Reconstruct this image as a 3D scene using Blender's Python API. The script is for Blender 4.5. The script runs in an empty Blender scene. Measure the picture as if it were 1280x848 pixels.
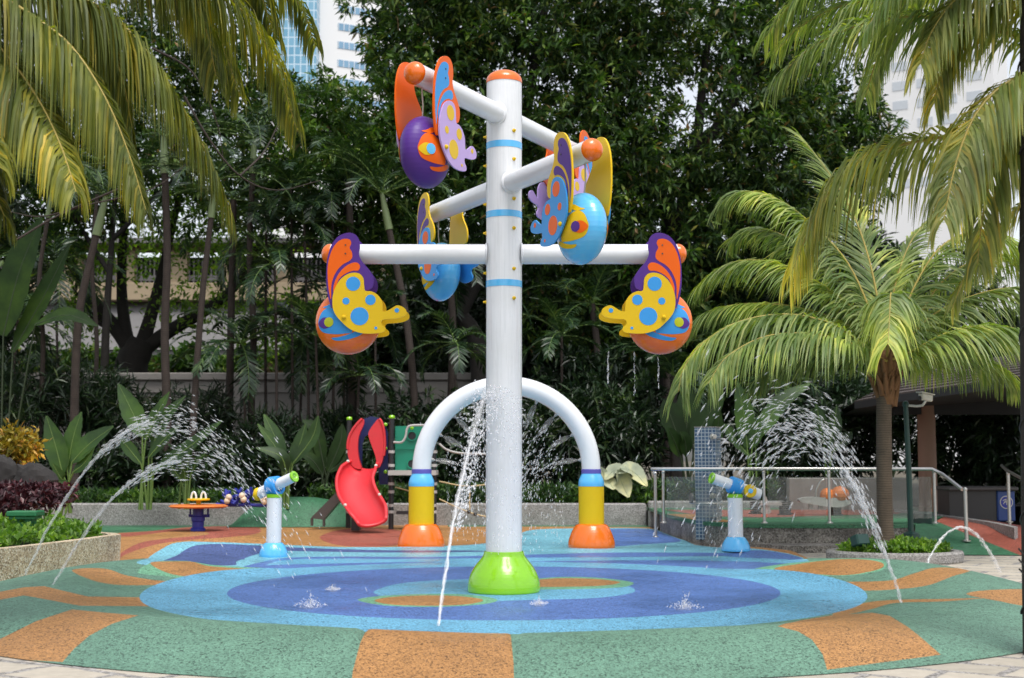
import bpy, math, random
import numpy as np
from mathutils import Vector, Matrix
from mathutils.geometry import delaunay_2d_cdt

R = random.Random(11)
rng = np.random.default_rng(11)
sc = bpy.context.scene
COL = sc.collection
PI = math.pi
rad = math.radians

# ------------------------------------------------------------------ camera
FPX, HC, HOR = 1670.0, 1.46, 575.0
PITCH = math.atan((HOR - 424) / FPX)
cam_d = bpy.data.cameras.new('camera')
cam_d.sensor_width = 36
cam_d.lens = FPX / 1280 * 36
cam_d.clip_end = 3000
cam_d.dof.use_dof = True
cam_d.dof.focus_distance = 14.5
cam_d.dof.aperture_fstop = 2.2
cam = bpy.data.objects.new('camera', cam_d)
cam.location = (0, 0, HC)
cam.rotation_euler = (PI / 2 + PITCH, 0, 0)
COL.objects.link(cam)
sc.camera = cam
_fw = np.array((0, math.cos(PITCH), math.sin(PITCH)))
_up = np.array((0, -math.sin(PITCH), math.cos(PITCH)))


def ray(px, py):
    return np.array((1., 0, 0)) * ((px - 640) / FPX) + _fw + _up * ((424 - py) / FPX)


def P(px, py, Y):                       # the point seen at a photo pixel, Y metres away
    d = ray(px, py)
    return np.array((0, 0, HC)) + d * (Y / d[1])


def G(px, py, z=0.0):                   # the point seen at a photo pixel on a level of height z
    d = ray(px, py)
    return np.array((0, 0, HC)) + d * ((z - HC) / d[2])


def Z(py, Y):
    return float(P(640, py, Y)[2])


def X(px, Y):
    return float((px - 640) / FPX * Y * (1 / 1.0))


# ------------------------------------------------------------------ mesh builder
class MB:
    def __init__(self):
        self.v, self.lp, self.sz, self.mt, self.sm, self.n = [], [], [], [], [], 0

    def add(self, verts, faces, m=0, smooth=False):
        verts = np.asarray(verts, float).reshape(-1, 3)
        if isinstance(faces, np.ndarray):
            self.lp.append((faces + self.n).ravel())
            self.sz.append(np.full(len(faces), faces.shape[1]))
            k = len(faces)
        else:
            self.lp.append(np.array([i + self.n for f in faces for i in f], int))
            self.sz.append(np.array([len(f) for f in faces], int))
            k = len(faces)
        self.v.append(verts.copy())
        if np.isscalar(m):
            self.mt.append(np.full(k, m))
        else:
            self.mt.append(np.asarray(m))
        self.sm.append(np.full(k, smooth))
        self.n += len(verts)
        return self

    def quads(self, q, m=0, smooth=False):          # (N,k,3)
        q = np.asarray(q)
        n, k = q.shape[:2]
        return self.add(q.reshape(-1, 3), np.arange(n * k).reshape(n, k), m, smooth)

    def box(self, c, s, m=0, rz=0, rx=0, ry=0, bev=0.0):
        sx, sy, sz = (a / 2 for a in s)
        M = Matrix.Rotation(rz, 3, 'Z') @ Matrix.Rotation(rx, 3, 'X') @ Matrix.Rotation(ry, 3, 'Y')
        if bev <= 0:
            V = [Vector((x * sx, y * sy, z * sz)) for x in (-1, 1) for y in (-1, 1) for z in (-1, 1)]
            F = [(0, 1, 3, 2), (4, 6, 7, 5), (0, 4, 5, 1), (2, 3, 7, 6), (0, 2, 6, 4), (1, 5, 7, 3)]
        else:
            b = min(bev, sx * .9, sy * .9, sz * .9)
            V, ids = [], {}
            for x in (-1, 1):
                for y in (-1, 1):
                    for z in (-1, 1):
                        for a in range(3):
                            p = [x * (sx - b), y * (sy - b), z * (sz - b)]
                            p[a] = (x * sx, y * sy, z * sz)[a]
                            ids[(x, y, z, a)] = len(V)
                            V.append(Vector(p))
            F = []
            for a in range(3):
                o1, o2 = [i for i in range(3) if i != a]
                for s_ in (-1, 1):
                    q = []
                    for (p1, p2) in ((-1, -1), (1, -1), (1, 1), (-1, 1)):
                        k = [0, 0, 0]; k[a] = s_; k[o1] = p1; k[o2] = p2
                        q.append(ids[(*k, a)])
                    F.append(q)
                for p1 in (-1, 1):
                    for p2 in (-1, 1):
                        q = []
                        for s_ in (-1, 1):
                            k = [0, 0, 0]; k[a] = s_; k[o1] = p1; k[o2] = p2
                            q.append((ids[(*k, o1)], ids[(*k, o2)]))
                        F.append((q[0][0], q[0][1], q[1][1], q[1][0]))
            for x in (-1, 1):
                for y in (-1, 1):
                    for z in (-1, 1):
                        F.append([ids[(x, y, z, a)] for a in range(3)])
        V = [M @ v + Vector(c) for v in V]
        return self.add([tuple(v) for v in V], [tuple(f) for f in F], m)

    def tube(self, path, r, n=10, m=0, caps=True, smooth=True):
        path = np.asarray(path, float)
        k = len(path)
        r = np.broadcast_to(np.asarray(r, float), (k,))
        t = np.gradient(path, axis=0)
        t /= np.linalg.norm(t, axis=1)[:, None] + 1e-12
        ref = np.array((0, 0, 1.)) if abs(t[0][2]) < .9 else np.array((0, 1., 0))
        rings = []
        a = np.arange(n) / n * 2 * PI
        u = np.cross(t[0], ref); u /= np.linalg.norm(u)
        for i in range(k):
            u = u - t[i] * (u @ t[i]); u /= np.linalg.norm(u) + 1e-12
            w = np.cross(t[i], u)
            rings.append(path[i] + r[i] * (np.cos(a)[:, None] * u + np.sin(a)[:, None] * w))
        V = np.concatenate(rings)
        i, j = np.meshgrid(np.arange(k - 1), np.arange(n), indexing='ij')
        F = np.stack([i * n + j, i * n + (j + 1) % n, (i + 1) * n + (j + 1) % n, (i + 1) * n + j], -1).reshape(-1, 4)
        self.add(V, F, m, smooth)
        if caps:
            self.add(rings[0][::-1], [tuple(range(n))], m)
            self.add(rings[-1], [tuple(range(n))], m)
        return self

    def lathe(self, prof, c=(0, 0, 0), n=32, m=0, axis=None, smooth=True):
        """prof: (radius, height) pairs; m may be a list with one index per band"""
        prof = np.asarray(prof, float)
        k = len(prof)
        a = np.arange(n) / n * 2 * PI
        V = np.stack([prof[:, :1] * np.cos(a), prof[:, :1] * np.sin(a), np.repeat(prof[:, 1:], n, 1)], -1)
        V = V.reshape(-1, 3)
        if axis is not None:
            q = Vector((0, 0, 1)).rotation_difference(Vector(axis)).to_matrix()
            V = V @ np.array(q).T
        V = V + np.asarray(c, float)
        for i in range(k - 1):
            j = np.arange(n)
            F = np.stack([j, (j + 1) % n, n + (j + 1) % n, n + j], -1)
            if prof[i][0] < 1e-6:
                F = F[:, [0, 2, 3]]
            elif prof[i + 1][0] < 1e-6:
                F = F[:, [0, 1, 2]]
            self.add(V[i * n:(i + 2) * n], F, m if np.isscalar(m) else m[i], smooth)
        return self

    def ball(self, c, r, m=0, n=16, k=10):
        r = np.broadcast_to(np.asarray(r, float), (3,))
        th = np.linspace(-PI / 2, PI / 2, k)
        s = MB()
        s.lathe([(max(math.cos(t), 0), math.sin(t)) for t in th], n=n)
        for v, lp, sz in zip(s.v, s.lp, s.sz):
            self.add(v * r + np.asarray(c), (lp - lp.min()).reshape(len(sz), -1), m, True)
        return self

    def prism(self, poly, fn, d0, d1, m=0, side=None):
        """poly in 2-D, fn(a, b, d) gives the 3-D point; caps at d0 and d1"""
        n = len(poly)
        A = [fn(a, b, d0) for a, b in poly]
        B = [fn(a, b, d1) for a, b in poly]
        self.add(A, [tuple(range(n))[::-1]], m)
        self.add(B, [tuple(range(n))], m)
        self.add(A + B, [(i, (i + 1) % n, n + (i + 1) % n, n + i) for i in range(n)], m if side is None else side)
        return self

    def build(self, name, mats, parent=None, origin=None, loc=True):
        me = bpy.data.meshes.new(name)
        V = np.concatenate(self.v)
        if origin is None:
            origin = np.array(parent.location) if (parent is not None and loc) else np.zeros(3)
        V = V - np.asarray(origin)
        lp = np.concatenate(self.lp); sz = np.concatenate(self.sz)
        me.vertices.add(len(V)); me.loops.add(len(lp)); me.polygons.add(len(sz))
        me.vertices.foreach_set('co', V.astype(np.float32).ravel())
        me.loops.foreach_set('vertex_index', lp.astype(np.int32))
        me.polygons.foreach_set('loop_start', (np.cumsum(sz) - sz).astype(np.int32))
        me.polygons.foreach_set('material_index', np.concatenate(self.mt).astype(np.int32))
        me.polygons.foreach_set('use_smooth', np.concatenate(self.sm))
        for mm in (mats if isinstance(mats, (list, tuple)) else [mats]):
            me.materials.append(mm)
        me.update(calc_edges=True)
        me.validate()
        o = bpy.data.objects.new(name, me)
        COL.objects.link(o)
        if parent is not None:
            o.parent = parent
        return o


def tag(o, label=None, cat=None, group=None, kind=None):
    if label: o['label'] = label
    if cat: o['category'] = cat
    if group: o['group'] = group
    if kind: o['kind'] = kind
    return o


def thing(name, label, cat, loc=(0, 0, 0), group=None, rz=0):
    o = bpy.data.objects.new(name, None)
    o.empty_display_size = .2
    o.location = tuple(float(a) for a in loc)
    o.rotation_euler = (0, 0, rz)
    COL.objects.link(o)
    return tag(o, label, cat, group)


def single(o, label, cat, group=None):
    return tag(o, label, cat, group)


def crom(pts, k=8, closed=False):
    pts = np.asarray(pts, float)
    n = len(pts)
    out = []
    for i in range(n if closed else n - 1):
        if closed:
            a, b, c, d = (pts[(i + j) % n] for j in (-1, 0, 1, 2))
        else:
            b, c = pts[i], pts[i + 1]
            a = pts[i - 1] if i else 2 * b - c
            d = pts[i + 2] if i + 2 < n else 2 * c - b
        for t in np.arange(k) / k:
            out.append(.5 * (2 * b + (c - a) * t + (2 * a - 5 * b + 4 * c - d) * t * t + (3 * b - a - 3 * c + d) * t ** 3))
    if not closed:
        out.append(pts[-1])
    return np.array(out)


def circle(cx, cy, r, n=24, ry=None):
    return [(cx + r * math.cos(a), cy + (ry or r) * math.sin(a)) for a in np.arange(n) / n * 2 * PI]


def pip(pts, poly):
    x, y = pts[:, 0], pts[:, 1]
    inside = np.zeros(len(pts), bool)
    j = len(poly) - 1
    for i in range(len(poly)):
        xi, yi = poly[i][:2]; xj, yj = poly[j][:2]
        if yi != yj:
            inside ^= ((yi > y) != (yj > y)) & (x < (xj - xi) * (y - yi) / (yj - yi) + xi)
        j = i
    return inside


# ------------------------------------------------------------------ materials
def srgb(r, g, b):
    f = lambda c: c / 12.92 if c <= .04045 else ((c + .055) / 1.055) ** 2.4
    return tuple(f(c / 255) for c in (r, g, b))


def nmat(name):
    m = bpy.data.materials.new(name)
    m.use_nodes = True
    nt = m.node_tree
    b = nt.nodes['Principled BSDF']
    return m, nt, b


def N(nt, t, **kw):
    n = nt.nodes.new(t)
    for k, v in kw.items():
        if k in ('operation', 'blend_type', 'data_type', 'feature', 'noise_dimensions', 'wave_type', 'bands_direction'):
            setattr(n, k, v)
        else:
            n.inputs[k.replace('_', ' ')].default_value = v
    return n


def mixc(nt, a, b, fac, blend='MIX'):
    n = nt.nodes.new('ShaderNodeMix')
    n.data_type = 'RGBA'
    n.blend_type = blend
    for sock, v in ((n.inputs[0], fac), (n.inputs[6], a), (n.inputs[7], b)):
        if hasattr(v, 'is_output'):
            nt.links.new(v, sock)
        elif isinstance(v, (int, float)):
            sock.default_value = v
        else:
            sock.default_value = (*v[:3], 1)
    return n.outputs[2]


def ramp(nt, src, stops):
    n = nt.nodes.new('ShaderNodeValToRGB')
    e = n.color_ramp.elements
    while len(e) < len(stops):
        e.new(0.5)
    for k, (p, c) in zip(e, stops):
        k.position = p
        k.color = (*c[:3], 1) if not isinstance(c, (int, float)) else (c, c, c, 1)
    nt.links.new(src, n.inputs[0])
    return n.outputs[0]


def pos(nt):
    return nt.nodes.new('ShaderNodeNewGeometry').outputs['Position']


def noise(nt, vec, scale, detail=4, rough=.55):
    n = N(nt, 'ShaderNodeTexNoise', Scale=scale, Detail=detail, Roughness=rough)
    nt.links.new(vec, n.inputs['Vector'])
    return n.outputs['Fac']


def bump(nt, b, src, strength, dist=.02):
    n = nt.nodes.new('ShaderNodeBump')
    n.inputs['Strength'].default_value = strength
    n.inputs['Distance'].default_value = dist
    nt.links.new(src, n.inputs['Height'])
    nt.links.new(n.outputs[0], b.inputs['Normal'])


def paint(name, col, rough=.3, metal=0, spec=.5, var=.10, scale=3., dirt=0.0, bmp=0.0, coat=0):
    m, nt, b = nmat(name)
    p = pos(nt)
    c = mixc(nt, tuple(x * (1 - var) for x in col), tuple(min(1, x * (1 + var)) for x in col), noise(nt, p, scale))
    if dirt:
        d = ramp(nt, noise(nt, p, scale * 2.3, 6, .7), [(.5, 0.), (.75, 1.)])
        mm = nt.nodes.new('ShaderNodeMath'); mm.operation = 'MULTIPLY'; mm.inputs[1].default_value = dirt
        nt.links.new(d, mm.inputs[0])
        c = mixc(nt, c, (.12, .10, .08), mm.outputs[0])
    nt.links.new(c, b.inputs['Base Color'])
    b.inputs['Roughness'].default_value = rough
    b.inputs['Metallic'].default_value = metal
    b.inputs['Specular IOR Level'].default_value = spec
    if coat:
        b.inputs['Coat Weight'].default_value = coat
        b.inputs['Coat Roughness'].default_value = .08
    if bmp:
        bump(nt, b, noise(nt, p, scale * 12, 5), bmp)
    return m


def streaked_white():
    m, nt, b = nmat('white_gloss_paint_with_water_marks')
    p = pos(nt)
    mp = nt.nodes.new('ShaderNodeMapping'); mp.inputs['Scale'].default_value = (22, 22, .9)
    nt.links.new(p, mp.inputs['Vector'])
    st = ramp(nt, noise(nt, mp.outputs[0], 1.0, 5, .6), [(.45, (1., 1., 1.)), (.78, (.90, .91, .91))])
    bl = ramp(nt, noise(nt, p, 2.2, 5, .6), [(.4, (1., 1., 1.)), (.7, (.93, .93, .92))])
    c = mixc(nt, (.76, .775, .80), st, 1.0, 'MULTIPLY')
    c = mixc(nt, c, bl, 1.0, 'MULTIPLY')
    nt.links.new(c, b.inputs['Base Color'])
    nt.links.new(ramp(nt, noise(nt, mp.outputs[0], 1.5, 4), [(.3, .18), (.7, .42)]), b.inputs['Roughness'])
    b.inputs['Coat Weight'].default_value = .2
    return m


def rubber(name, col, scale=82.):
    """bonded rubber granules: a cell pattern of lighter and darker crumbs"""
    m, nt, b = nmat(name)
    p = pos(nt)
    v = N(nt, 'ShaderNodeTexVoronoi', Scale=scale)
    nt.links.new(p, v.inputs['Vector'])
    sep = nt.nodes.new('ShaderNodeSeparateColor')
    nt.links.new(v.outputs['Color'], sep.inputs[0])
    k = ramp(nt, sep.outputs[0], [(0, .24), (.15, .48), (.28, .98), (.8, 1.08), (1., 1.45)])
    c = mixc(nt, tuple(x for x in col), k, 1.0, 'MULTIPLY')
    big = ramp(nt, noise(nt, p, .9, 5, .6), [(.3, .86), (.7, 1.06)])
    c = mixc(nt, c, big, 1.0, 'MULTIPLY')
    st = ramp(nt, noise(nt, p, 4.5, 6, .7), [(.56, 1.), (.72, .82)])
    c = mixc(nt, c, st, 1.0, 'MULTIPLY')
    nt.links.new(c, b.inputs['Base Color'])
    wet = noise(nt, p, .55, 5, .6)
    if 'blue' in name or 'navy' in name:      # puddled film where the jets land
        rr = ramp(nt, wet, [(.36, .26), (.46, .45), (.62, .66)])
        c = mixc(nt, c, ramp(nt, wet, [(.36, .90), (.50, 1.0)]), 1.0, 'MULTIPLY')
        nt.links.new(c, b.inputs['Base Color'])
    else:
        rr = ramp(nt, wet, [(.40, .36), (.6, .74)])
    nt.links.new(rr, b.inputs['Roughness'])
    b.inputs['Specular IOR Level'].default_value = .4
    bump(nt, b, v.outputs['Distance'], .35, .010)
    return m


def pebble(name, cols, scale=55., stain=.5, rough=.85):
    m, nt, b = nmat(name)
    p = pos(nt)
    v = N(nt, 'ShaderNodeTexVoronoi', Scale=scale)
    nt.links.new(p, v.inputs['Vector'])
    sep = nt.nodes.new('ShaderNodeSeparateColor')
    nt.links.new(v.outputs['Color'], sep.inputs[0])
    k = len(cols)
    c = ramp(nt, sep.outputs[0], [(i / (k - 1), cc) for i, cc in enumerate(cols)])
    s = ramp(nt, noise(nt, p, 1.6, 6, .7), [(.42, 1.), (.7, 1 - stain)])
    c = mixc(nt, c, s, 1.0, 'MULTIPLY')
    nt.links.new(c, b.inputs['Base Color'])
    b.inputs['Roughness'].default_value = rough
    bump(nt, b, v.outputs['Distance'], .6, .012)
    return m


def leafmat(name, stops, transl=.3, rough=.42, tcol=None, spec=.5):
    m, nt, b = nmat(name)
    g = nt.nodes.new('ShaderNodeNewGeometry')
    c = ramp(nt, g.outputs['Random Per Island'], stops)
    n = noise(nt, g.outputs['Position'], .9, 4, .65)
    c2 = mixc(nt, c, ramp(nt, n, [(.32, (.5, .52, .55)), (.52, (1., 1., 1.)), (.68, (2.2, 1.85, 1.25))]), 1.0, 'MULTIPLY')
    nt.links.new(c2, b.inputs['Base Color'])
    b.inputs['Roughness'].default_value = rough
    b.inputs['Specular IOR Level'].default_value = spec
    t = nt.nodes.new('ShaderNodeBsdfTranslucent')
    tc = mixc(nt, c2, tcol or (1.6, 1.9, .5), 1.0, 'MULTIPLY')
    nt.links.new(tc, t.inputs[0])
    mx = nt.nodes.new('ShaderNodeMixShader')
    mx.inputs[0].default_value = transl
    nt.links.new(b.outputs[0], mx.inputs[1])
    nt.links.new(t.outputs[0], mx.inputs[2])
    nt.links.new(mx.outputs[0], nt.nodes['Material Output'].inputs['Surface'])
    return m


def bark(name, c1, c2, ring=0.0, scale=6., rough=.9):
    m, nt, b = nmat(name)
    p = pos(nt)
    f = noise(nt, p, scale, 6, .65)
    c = mixc(nt, c1, c2, f)
    if ring:
        w = N(nt, 'ShaderNodeTexWave', Scale=ring, Distortion=2.5, Detail=3.)
        w.wave_type = 'BANDS'; w.bands_direction = 'Z'
        nt.links.new(p, w.inputs['Vector'])
        c = mixc(nt, c, ramp(nt, w.outputs['Fac'], [(.0, .55), (.35, 1.)]), 1.0, 'MULTIPLY')
    nt.links.new(c, b.inputs['Base Color'])
    b.inputs['Roughness'].default_value = rough
    bump(nt, b, f, .7, .03)
    return m


WHITE = paint('white_gloss_paint', (.76, .775, .80), .24, var=.03, dirt=.06, coat=.2)
WHITEP = streaked_white()
ORANGE = paint('orange_gloss_paint', (.80, .125, .006), .38, var=.06, spec=.25)
ORANGE2 = paint('orange_fibreglass', (.82, .155, .006), .24, var=.10, dirt=.08, coat=.4)
PURPLE = paint('purple_gloss_paint', (.085, .030, .235), .38, var=.08, spec=.25)
YELLOW = paint('yellow_gloss_paint', (.72, .47, .010), .38, var=.06, dirt=.06, spec=.25)
BLUE = paint('sky_blue_gloss_paint', (.045, .30, .70), .38, var=.08, spec=.25)
LILAC = paint('lilac_gloss_paint', (.50, .36, .68), .38, var=.05, spec=.25)
PEACH = paint('pale_orange_paint', (.88, .25, .05), .25, var=.05, coat=.3)
LIME = paint('lime_green_gloss_paint', (.24, .56, .012), .2, var=.08, dirt=.05, coat=.4)
LBLUE = paint('light_blue_gloss_paint', (.10, .46, .82), .22, var=.08, coat=.3)
VIOLET = paint('violet_paint', (.11, .10, .42), .3)
YGREEN = paint('yellow_green_paint', (.42, .46, .01), .25)
STEEL = paint('brushed_steel', (.55, .54, .52), .28, metal=.9, var=.12, scale=12)
DARKSTEEL = paint('dark_steel', (.10, .09, .085), .4, metal=.6)
BLACK = paint('black_paint', (.018, .018, .02), .4, var=.3)
RED = paint('red_moulded_plastic', (.62, .035, .045), .32, var=.12, dirt=.10)
NAVY = paint('navy_plastic_panel', (.012, .020, .10), .4)
PANELGREEN = paint('green_plastic_panel', (.008, .22, .13), .4, var=.12)
GREYPL = paint('grey_plastic', (.42, .40, .38), .5, dirt=.2)
CREAM = paint('cream_plastic', (.70, .55, .38), .5)
ROPE = paint('sand_coloured_rope', (.52, .40, .22), .9, bmp=.4)
LAMPGREEN = paint('dark_green_enamel', (.008, .045, .035), .4, var=.2)
BOXGREEN = paint('green_painted_metal', (.012, .14, .05), .5, var=.2, dirt=.2)
CAMWHITE = paint('off_white_housing', (.62, .60, .55), .45, dirt=.2)
TOYORANGE = paint('worn_orange_plastic', (.62, .17, .03), .5, dirt=.25)
TOYBLUE = paint('deep_blue_plastic', (.02, .03, .30), .4)

RUB_GREEN = rubber('green_rubber_granules', (0.118, 0.235, 0.168))
RUB_ORANGE = rubber('orange_rubber_granules', (.385, .192, .066))
RUB_LBLUE = rubber('light_blue_rubber_granules', (0.135, 0.37, 0.54))
RUB_DBLUE = rubber('mid_blue_rubber_granules', (0.085, 0.165, 0.41))
RUB_TEAL = rubber('teal_blue_rubber_granules', (0.17, 0.42, 0.52))
RUB_NAVY = rubber('navy_rubber_granules', (0.065, 0.1, 0.25))
RUB_RED = rubber('brick_red_rubber_granules', (0.32, 0.09, 0.06))
RUB_OLIVE = rubber('pale_green_rubber_granules', (.15, .36, .22))
RUB_DKGREEN = rubber('deep_green_rubber_granules', (.050, .165, .085))

WALLSTONE = pebble('washed_pebble_wall', [srgb(134, 116, 92), srgb(184, 162, 132), srgb(202, 184, 154), srgb(222, 212, 192)], 52, .45)
CURBSTONE = pebble('grey_granite_curb', [srgb(112, 109, 106), srgb(140, 137, 134), srgb(156, 153, 150), srgb(176, 174, 171)], 60, .3)
DARKSTONE = pebble('weathered_granite_wall', [srgb(84, 80, 75), srgb(124, 118, 111), srgb(146, 140, 133), srgb(170, 165, 158)], 48, .7)
SOIL = paint('dark_soil', (.018, .013, .009), .95, var=.5, scale=6, bmp=.8)
CEMENT = paint('grey_cement_render', (.26, .24, .22), .85, var=.15, scale=1.2, dirt=.35)
GROUND = paint('dry_ground', (.09, .075, .05), .95, var=.3)


def paver_mat():
    m, nt, b = nmat('cream_stone_pavers')
    p = pos(nt)
    mp = nt.nodes.new('ShaderNodeMapping')
    mp.inputs['Rotation'].default_value = (0, 0, rad(33))
    nt.links.new(p, mp.inputs['Vector'])
    wob = N(nt, 'ShaderNodeTexNoise', Scale=1.4, Detail=2.)
    nt.links.new(p, wob.inputs['Vector'])
    add = nt.nodes.new('ShaderNodeVectorMath'); add.operation = 'MULTIPLY_ADD'
    nt.links.new(wob.outputs['Color'], add.inputs[0])
    add.inputs[1].default_value = (.22, .22, 0)
    nt.links.new(mp.outputs[0], add.inputs[2])
    br = N(nt, 'ShaderNodeTexBrick', Scale=1.0, Mortar_Size=.035, Mortar_Smooth=.1, Brick_Width=.72, Row_Height=.46)
    br.inputs['Color1'].default_value = (*srgb(186, 177, 162), 1)
    br.inputs['Color2'].default_value = (*srgb(166, 158, 144), 1)
    br.inputs['Mortar'].default_value = (0, 0, 0, 1)
    nt.links.new(add.outputs[0], br.inputs['Vector'])
    v = N(nt, 'ShaderNodeTexVoronoi', Scale=48.)
    nt.links.new(p, v.inputs['Vector'])
    sep = nt.nodes.new('ShaderNodeSeparateColor'); nt.links.new(v.outputs['Color'], sep.inputs[0])
    peb = ramp(nt, sep.outputs[0], [(0, srgb(92, 88, 84)), (.5, srgb(140, 136, 132)), (1, srgb(180, 176, 172))])
    c = mixc(nt, br.outputs['Color'], peb, br.outputs['Fac'])
    mot = ramp(nt, noise(nt, p, 9, 7, .7), [(.3, .8), (.6, 1.02), (.8, 1.1)])
    c = mixc(nt, c, mot, 1.0, 'MULTIPLY')
    nt.links.new(c, b.inputs['Base Color'])
    b.inputs['Roughness'].default_value = .7
    inv = nt.nodes.new('ShaderNodeMath'); inv.operation = 'SUBTRACT'; inv.inputs[0].default_value = 1
    nt.links.new(br.outputs['Fac'], inv.inputs[1])
    bump(nt, b, inv.outputs[0], .5, .01)
    return m


PAVERS = paver_mat()


def water_mat(name, alpha, white=.9):
    m, nt, b = nmat(name)
    b.inputs['Base Color'].default_value = (white, white, white * 1.02, 1)
    b.inputs['Roughness'].default_value = .08
    b.inputs['Specular IOR Level'].default_value = .8
    f = noise(nt, pos(nt), 14, 3)
    a = ramp(nt, f, [(.3, alpha * .55), (.7, min(1, alpha * 1.25))])
    nt.links.new(a, b.inputs['Alpha'])
    return m


WATER = water_mat('aerated_water_drops', .30)
STREAM = water_mat('aerated_water_stream', .20)
SHEET = water_mat('thin_water_sheet', .12)

# foliage: (position on the per-leaf random, colour)
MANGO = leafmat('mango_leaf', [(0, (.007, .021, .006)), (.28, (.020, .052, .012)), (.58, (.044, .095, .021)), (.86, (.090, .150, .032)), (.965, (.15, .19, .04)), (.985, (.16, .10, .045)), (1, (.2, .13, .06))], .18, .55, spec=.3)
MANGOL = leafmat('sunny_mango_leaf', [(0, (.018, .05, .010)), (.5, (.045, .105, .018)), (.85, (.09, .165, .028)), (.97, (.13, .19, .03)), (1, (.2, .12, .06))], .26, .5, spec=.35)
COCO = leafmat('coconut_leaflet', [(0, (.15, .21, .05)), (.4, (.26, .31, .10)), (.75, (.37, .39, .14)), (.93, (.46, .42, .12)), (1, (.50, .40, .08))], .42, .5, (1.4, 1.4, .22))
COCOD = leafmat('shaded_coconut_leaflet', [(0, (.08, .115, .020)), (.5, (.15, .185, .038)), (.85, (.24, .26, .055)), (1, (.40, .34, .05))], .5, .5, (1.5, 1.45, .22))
COCOG = leafmat('green_coconut_leaflet', [(0, (.12, .20, .05)), (.45, (.20, .28, .085)), (.85, (.30, .36, .125)), (1, (.38, .40, .13))], .40, .45, (1.3, 1.45, .32))
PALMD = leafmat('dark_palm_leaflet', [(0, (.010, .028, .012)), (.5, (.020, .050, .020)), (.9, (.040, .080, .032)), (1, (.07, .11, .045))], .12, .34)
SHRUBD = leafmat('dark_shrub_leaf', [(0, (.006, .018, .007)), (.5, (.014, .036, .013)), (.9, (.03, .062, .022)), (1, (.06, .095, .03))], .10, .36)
GRASSY = leafmat('bright_groundcover_leaf', [(0, (.045, .11, .010)), (.5, (.10, .22, .02)), (1, (.20, .33, .04))], .3, .5)
LOWG = leafmat('low_border_leaf', [(0, (.012, .04, .008)), (.6, (.03, .09, .014)), (1, (.08, .16, .02))], .2, .5)
MAROON = leafmat('maroon_hedge_leaf', [(0, (.025, .008, .012)), (.5, (.06, .015, .022)), (.9, (.13, .035, .045)), (1, (.2, .08, .08))], .2, .4, (1.6, .8, .7))
CROTON = leafmat('golden_croton_leaf', [(0, (.11, .12, .014)), (.5, (.30, .25, .025)), (.88, (.45, .30, .04)), (1, (.50, .28, .10))], .25, .4, (1.3, 1.1, .4))
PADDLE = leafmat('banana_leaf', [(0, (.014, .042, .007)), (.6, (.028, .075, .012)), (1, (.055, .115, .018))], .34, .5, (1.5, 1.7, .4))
PADDLED = leafmat('shaded_banana_leaf', [(0, (.010, .028, .006)), (1, (.020, .046, .009))], .2, .6, spec=.2)  # darker copy of the banana leaf, shade put into the colour
RAIN = leafmat('feathery_tree_leaf', [(0, (.06, .12, .018)), (.5, (.12, .21, .03)), (1, (.2, .3, .05))], .45, .5)
DEADLEAF = leafmat('dry_banana_leaf', [(0, (.46, .47, .32)), (1, (.30, .36, .26))], .2, .7, (1, .9, .6))
STALK = paint('green_stalk', (.10, .17, .035), .5, var=.2)
STALKD = paint('shaded_green_stalk', (.02, .035, .01), .6, var=.2)  # stalk for the shaded leaves, darkened in its colour to read as shade
STALKY = paint('yellow_palm_rachis', (.34, .26, .05), .5, var=.2)
CROWNSHAFT = paint('pale_green_crownshaft', (.14, .19, .075), .45, var=.2)
BARKP = bark('ringed_palm_bark', (.020, .014, .011), (.070, .052, .042), ring=7.)
BARKC = bark('grey_brown_coconut_bark', (.040, .029, .020), (.150, .110, .075), ring=9.)
BARKD = bark('dark_tree_bark', (.008, .007, .006), (.030, .025, .021))
FIBRE = bark('coconut_fibre', (.09, .04, .016), (.24, .12, .05), scale=16)
ROCK = bark('dark_basalt', (.008, .0075, .0075), (.042, .038, .036), scale=3)

# ------------------------------------------------------------------ world and light
w = bpy.data.worlds.new('World')
sc.world = w
w.use_nodes = True
nt = w.node_tree
bg = nt.nodes['Background']
sky = nt.nodes.new('ShaderNodeTexSky')
sky.sky_type = 'NISHITA'
sky.sun_disc = False
SUN_EL, SUN_AZ = rad(66), rad(158)       # azimuth from +Y clockwise: behind the camera, to its left
sky.sun_elevation = SUN_EL
sky.sun_rotation = SUN_AZ
sky.air_density = 1.0
sky.dust_density = 3.0
sky.ozone_density = 1.0
hs = nt.nodes.new('ShaderNodeHueSaturation')
hs.inputs['Saturation'].default_value = .30
nt.links.new(sky.outputs[0], hs.inputs['Color'])
nt.links.new(hs.outputs[0], bg.inputs[0])
bg.inputs[1].default_value = .15
sun_d = bpy.data.lights.new('sun', 'SUN')
sun_d.energy = 1.1
sun_d.angle = rad(26)
sun_d.color = (1, .965, .91)
sun = bpy.data.objects.new('sun', sun_d)
dvec = Vector((math.sin(SUN_AZ) * math.cos(SUN_EL), math.cos(SUN_AZ) * math.cos(SUN_EL), math.sin(SUN_EL)))
sun.rotation_euler = dvec.to_track_quat('Z', 'Y').to_euler()
sun.location = (-6, -6, 20)
COL.objects.link(sun)
vs = sc.view_settings
vs.view_transform = 'Standard'
vs.look = 'None'
vs.exposure = 0.78
vs.gamma = 1
sc.cycles.max_bounces = 7
sc.cycles.diffuse_bounces = 3
sc.cycles.glossy_bounces = 3
sc.cycles.transparent_max_bounces = 16
sc.cycles.use_denoising = True
sc.cycles.caustics_reflective = False
sc.cycles.caustics_refractive = False

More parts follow.
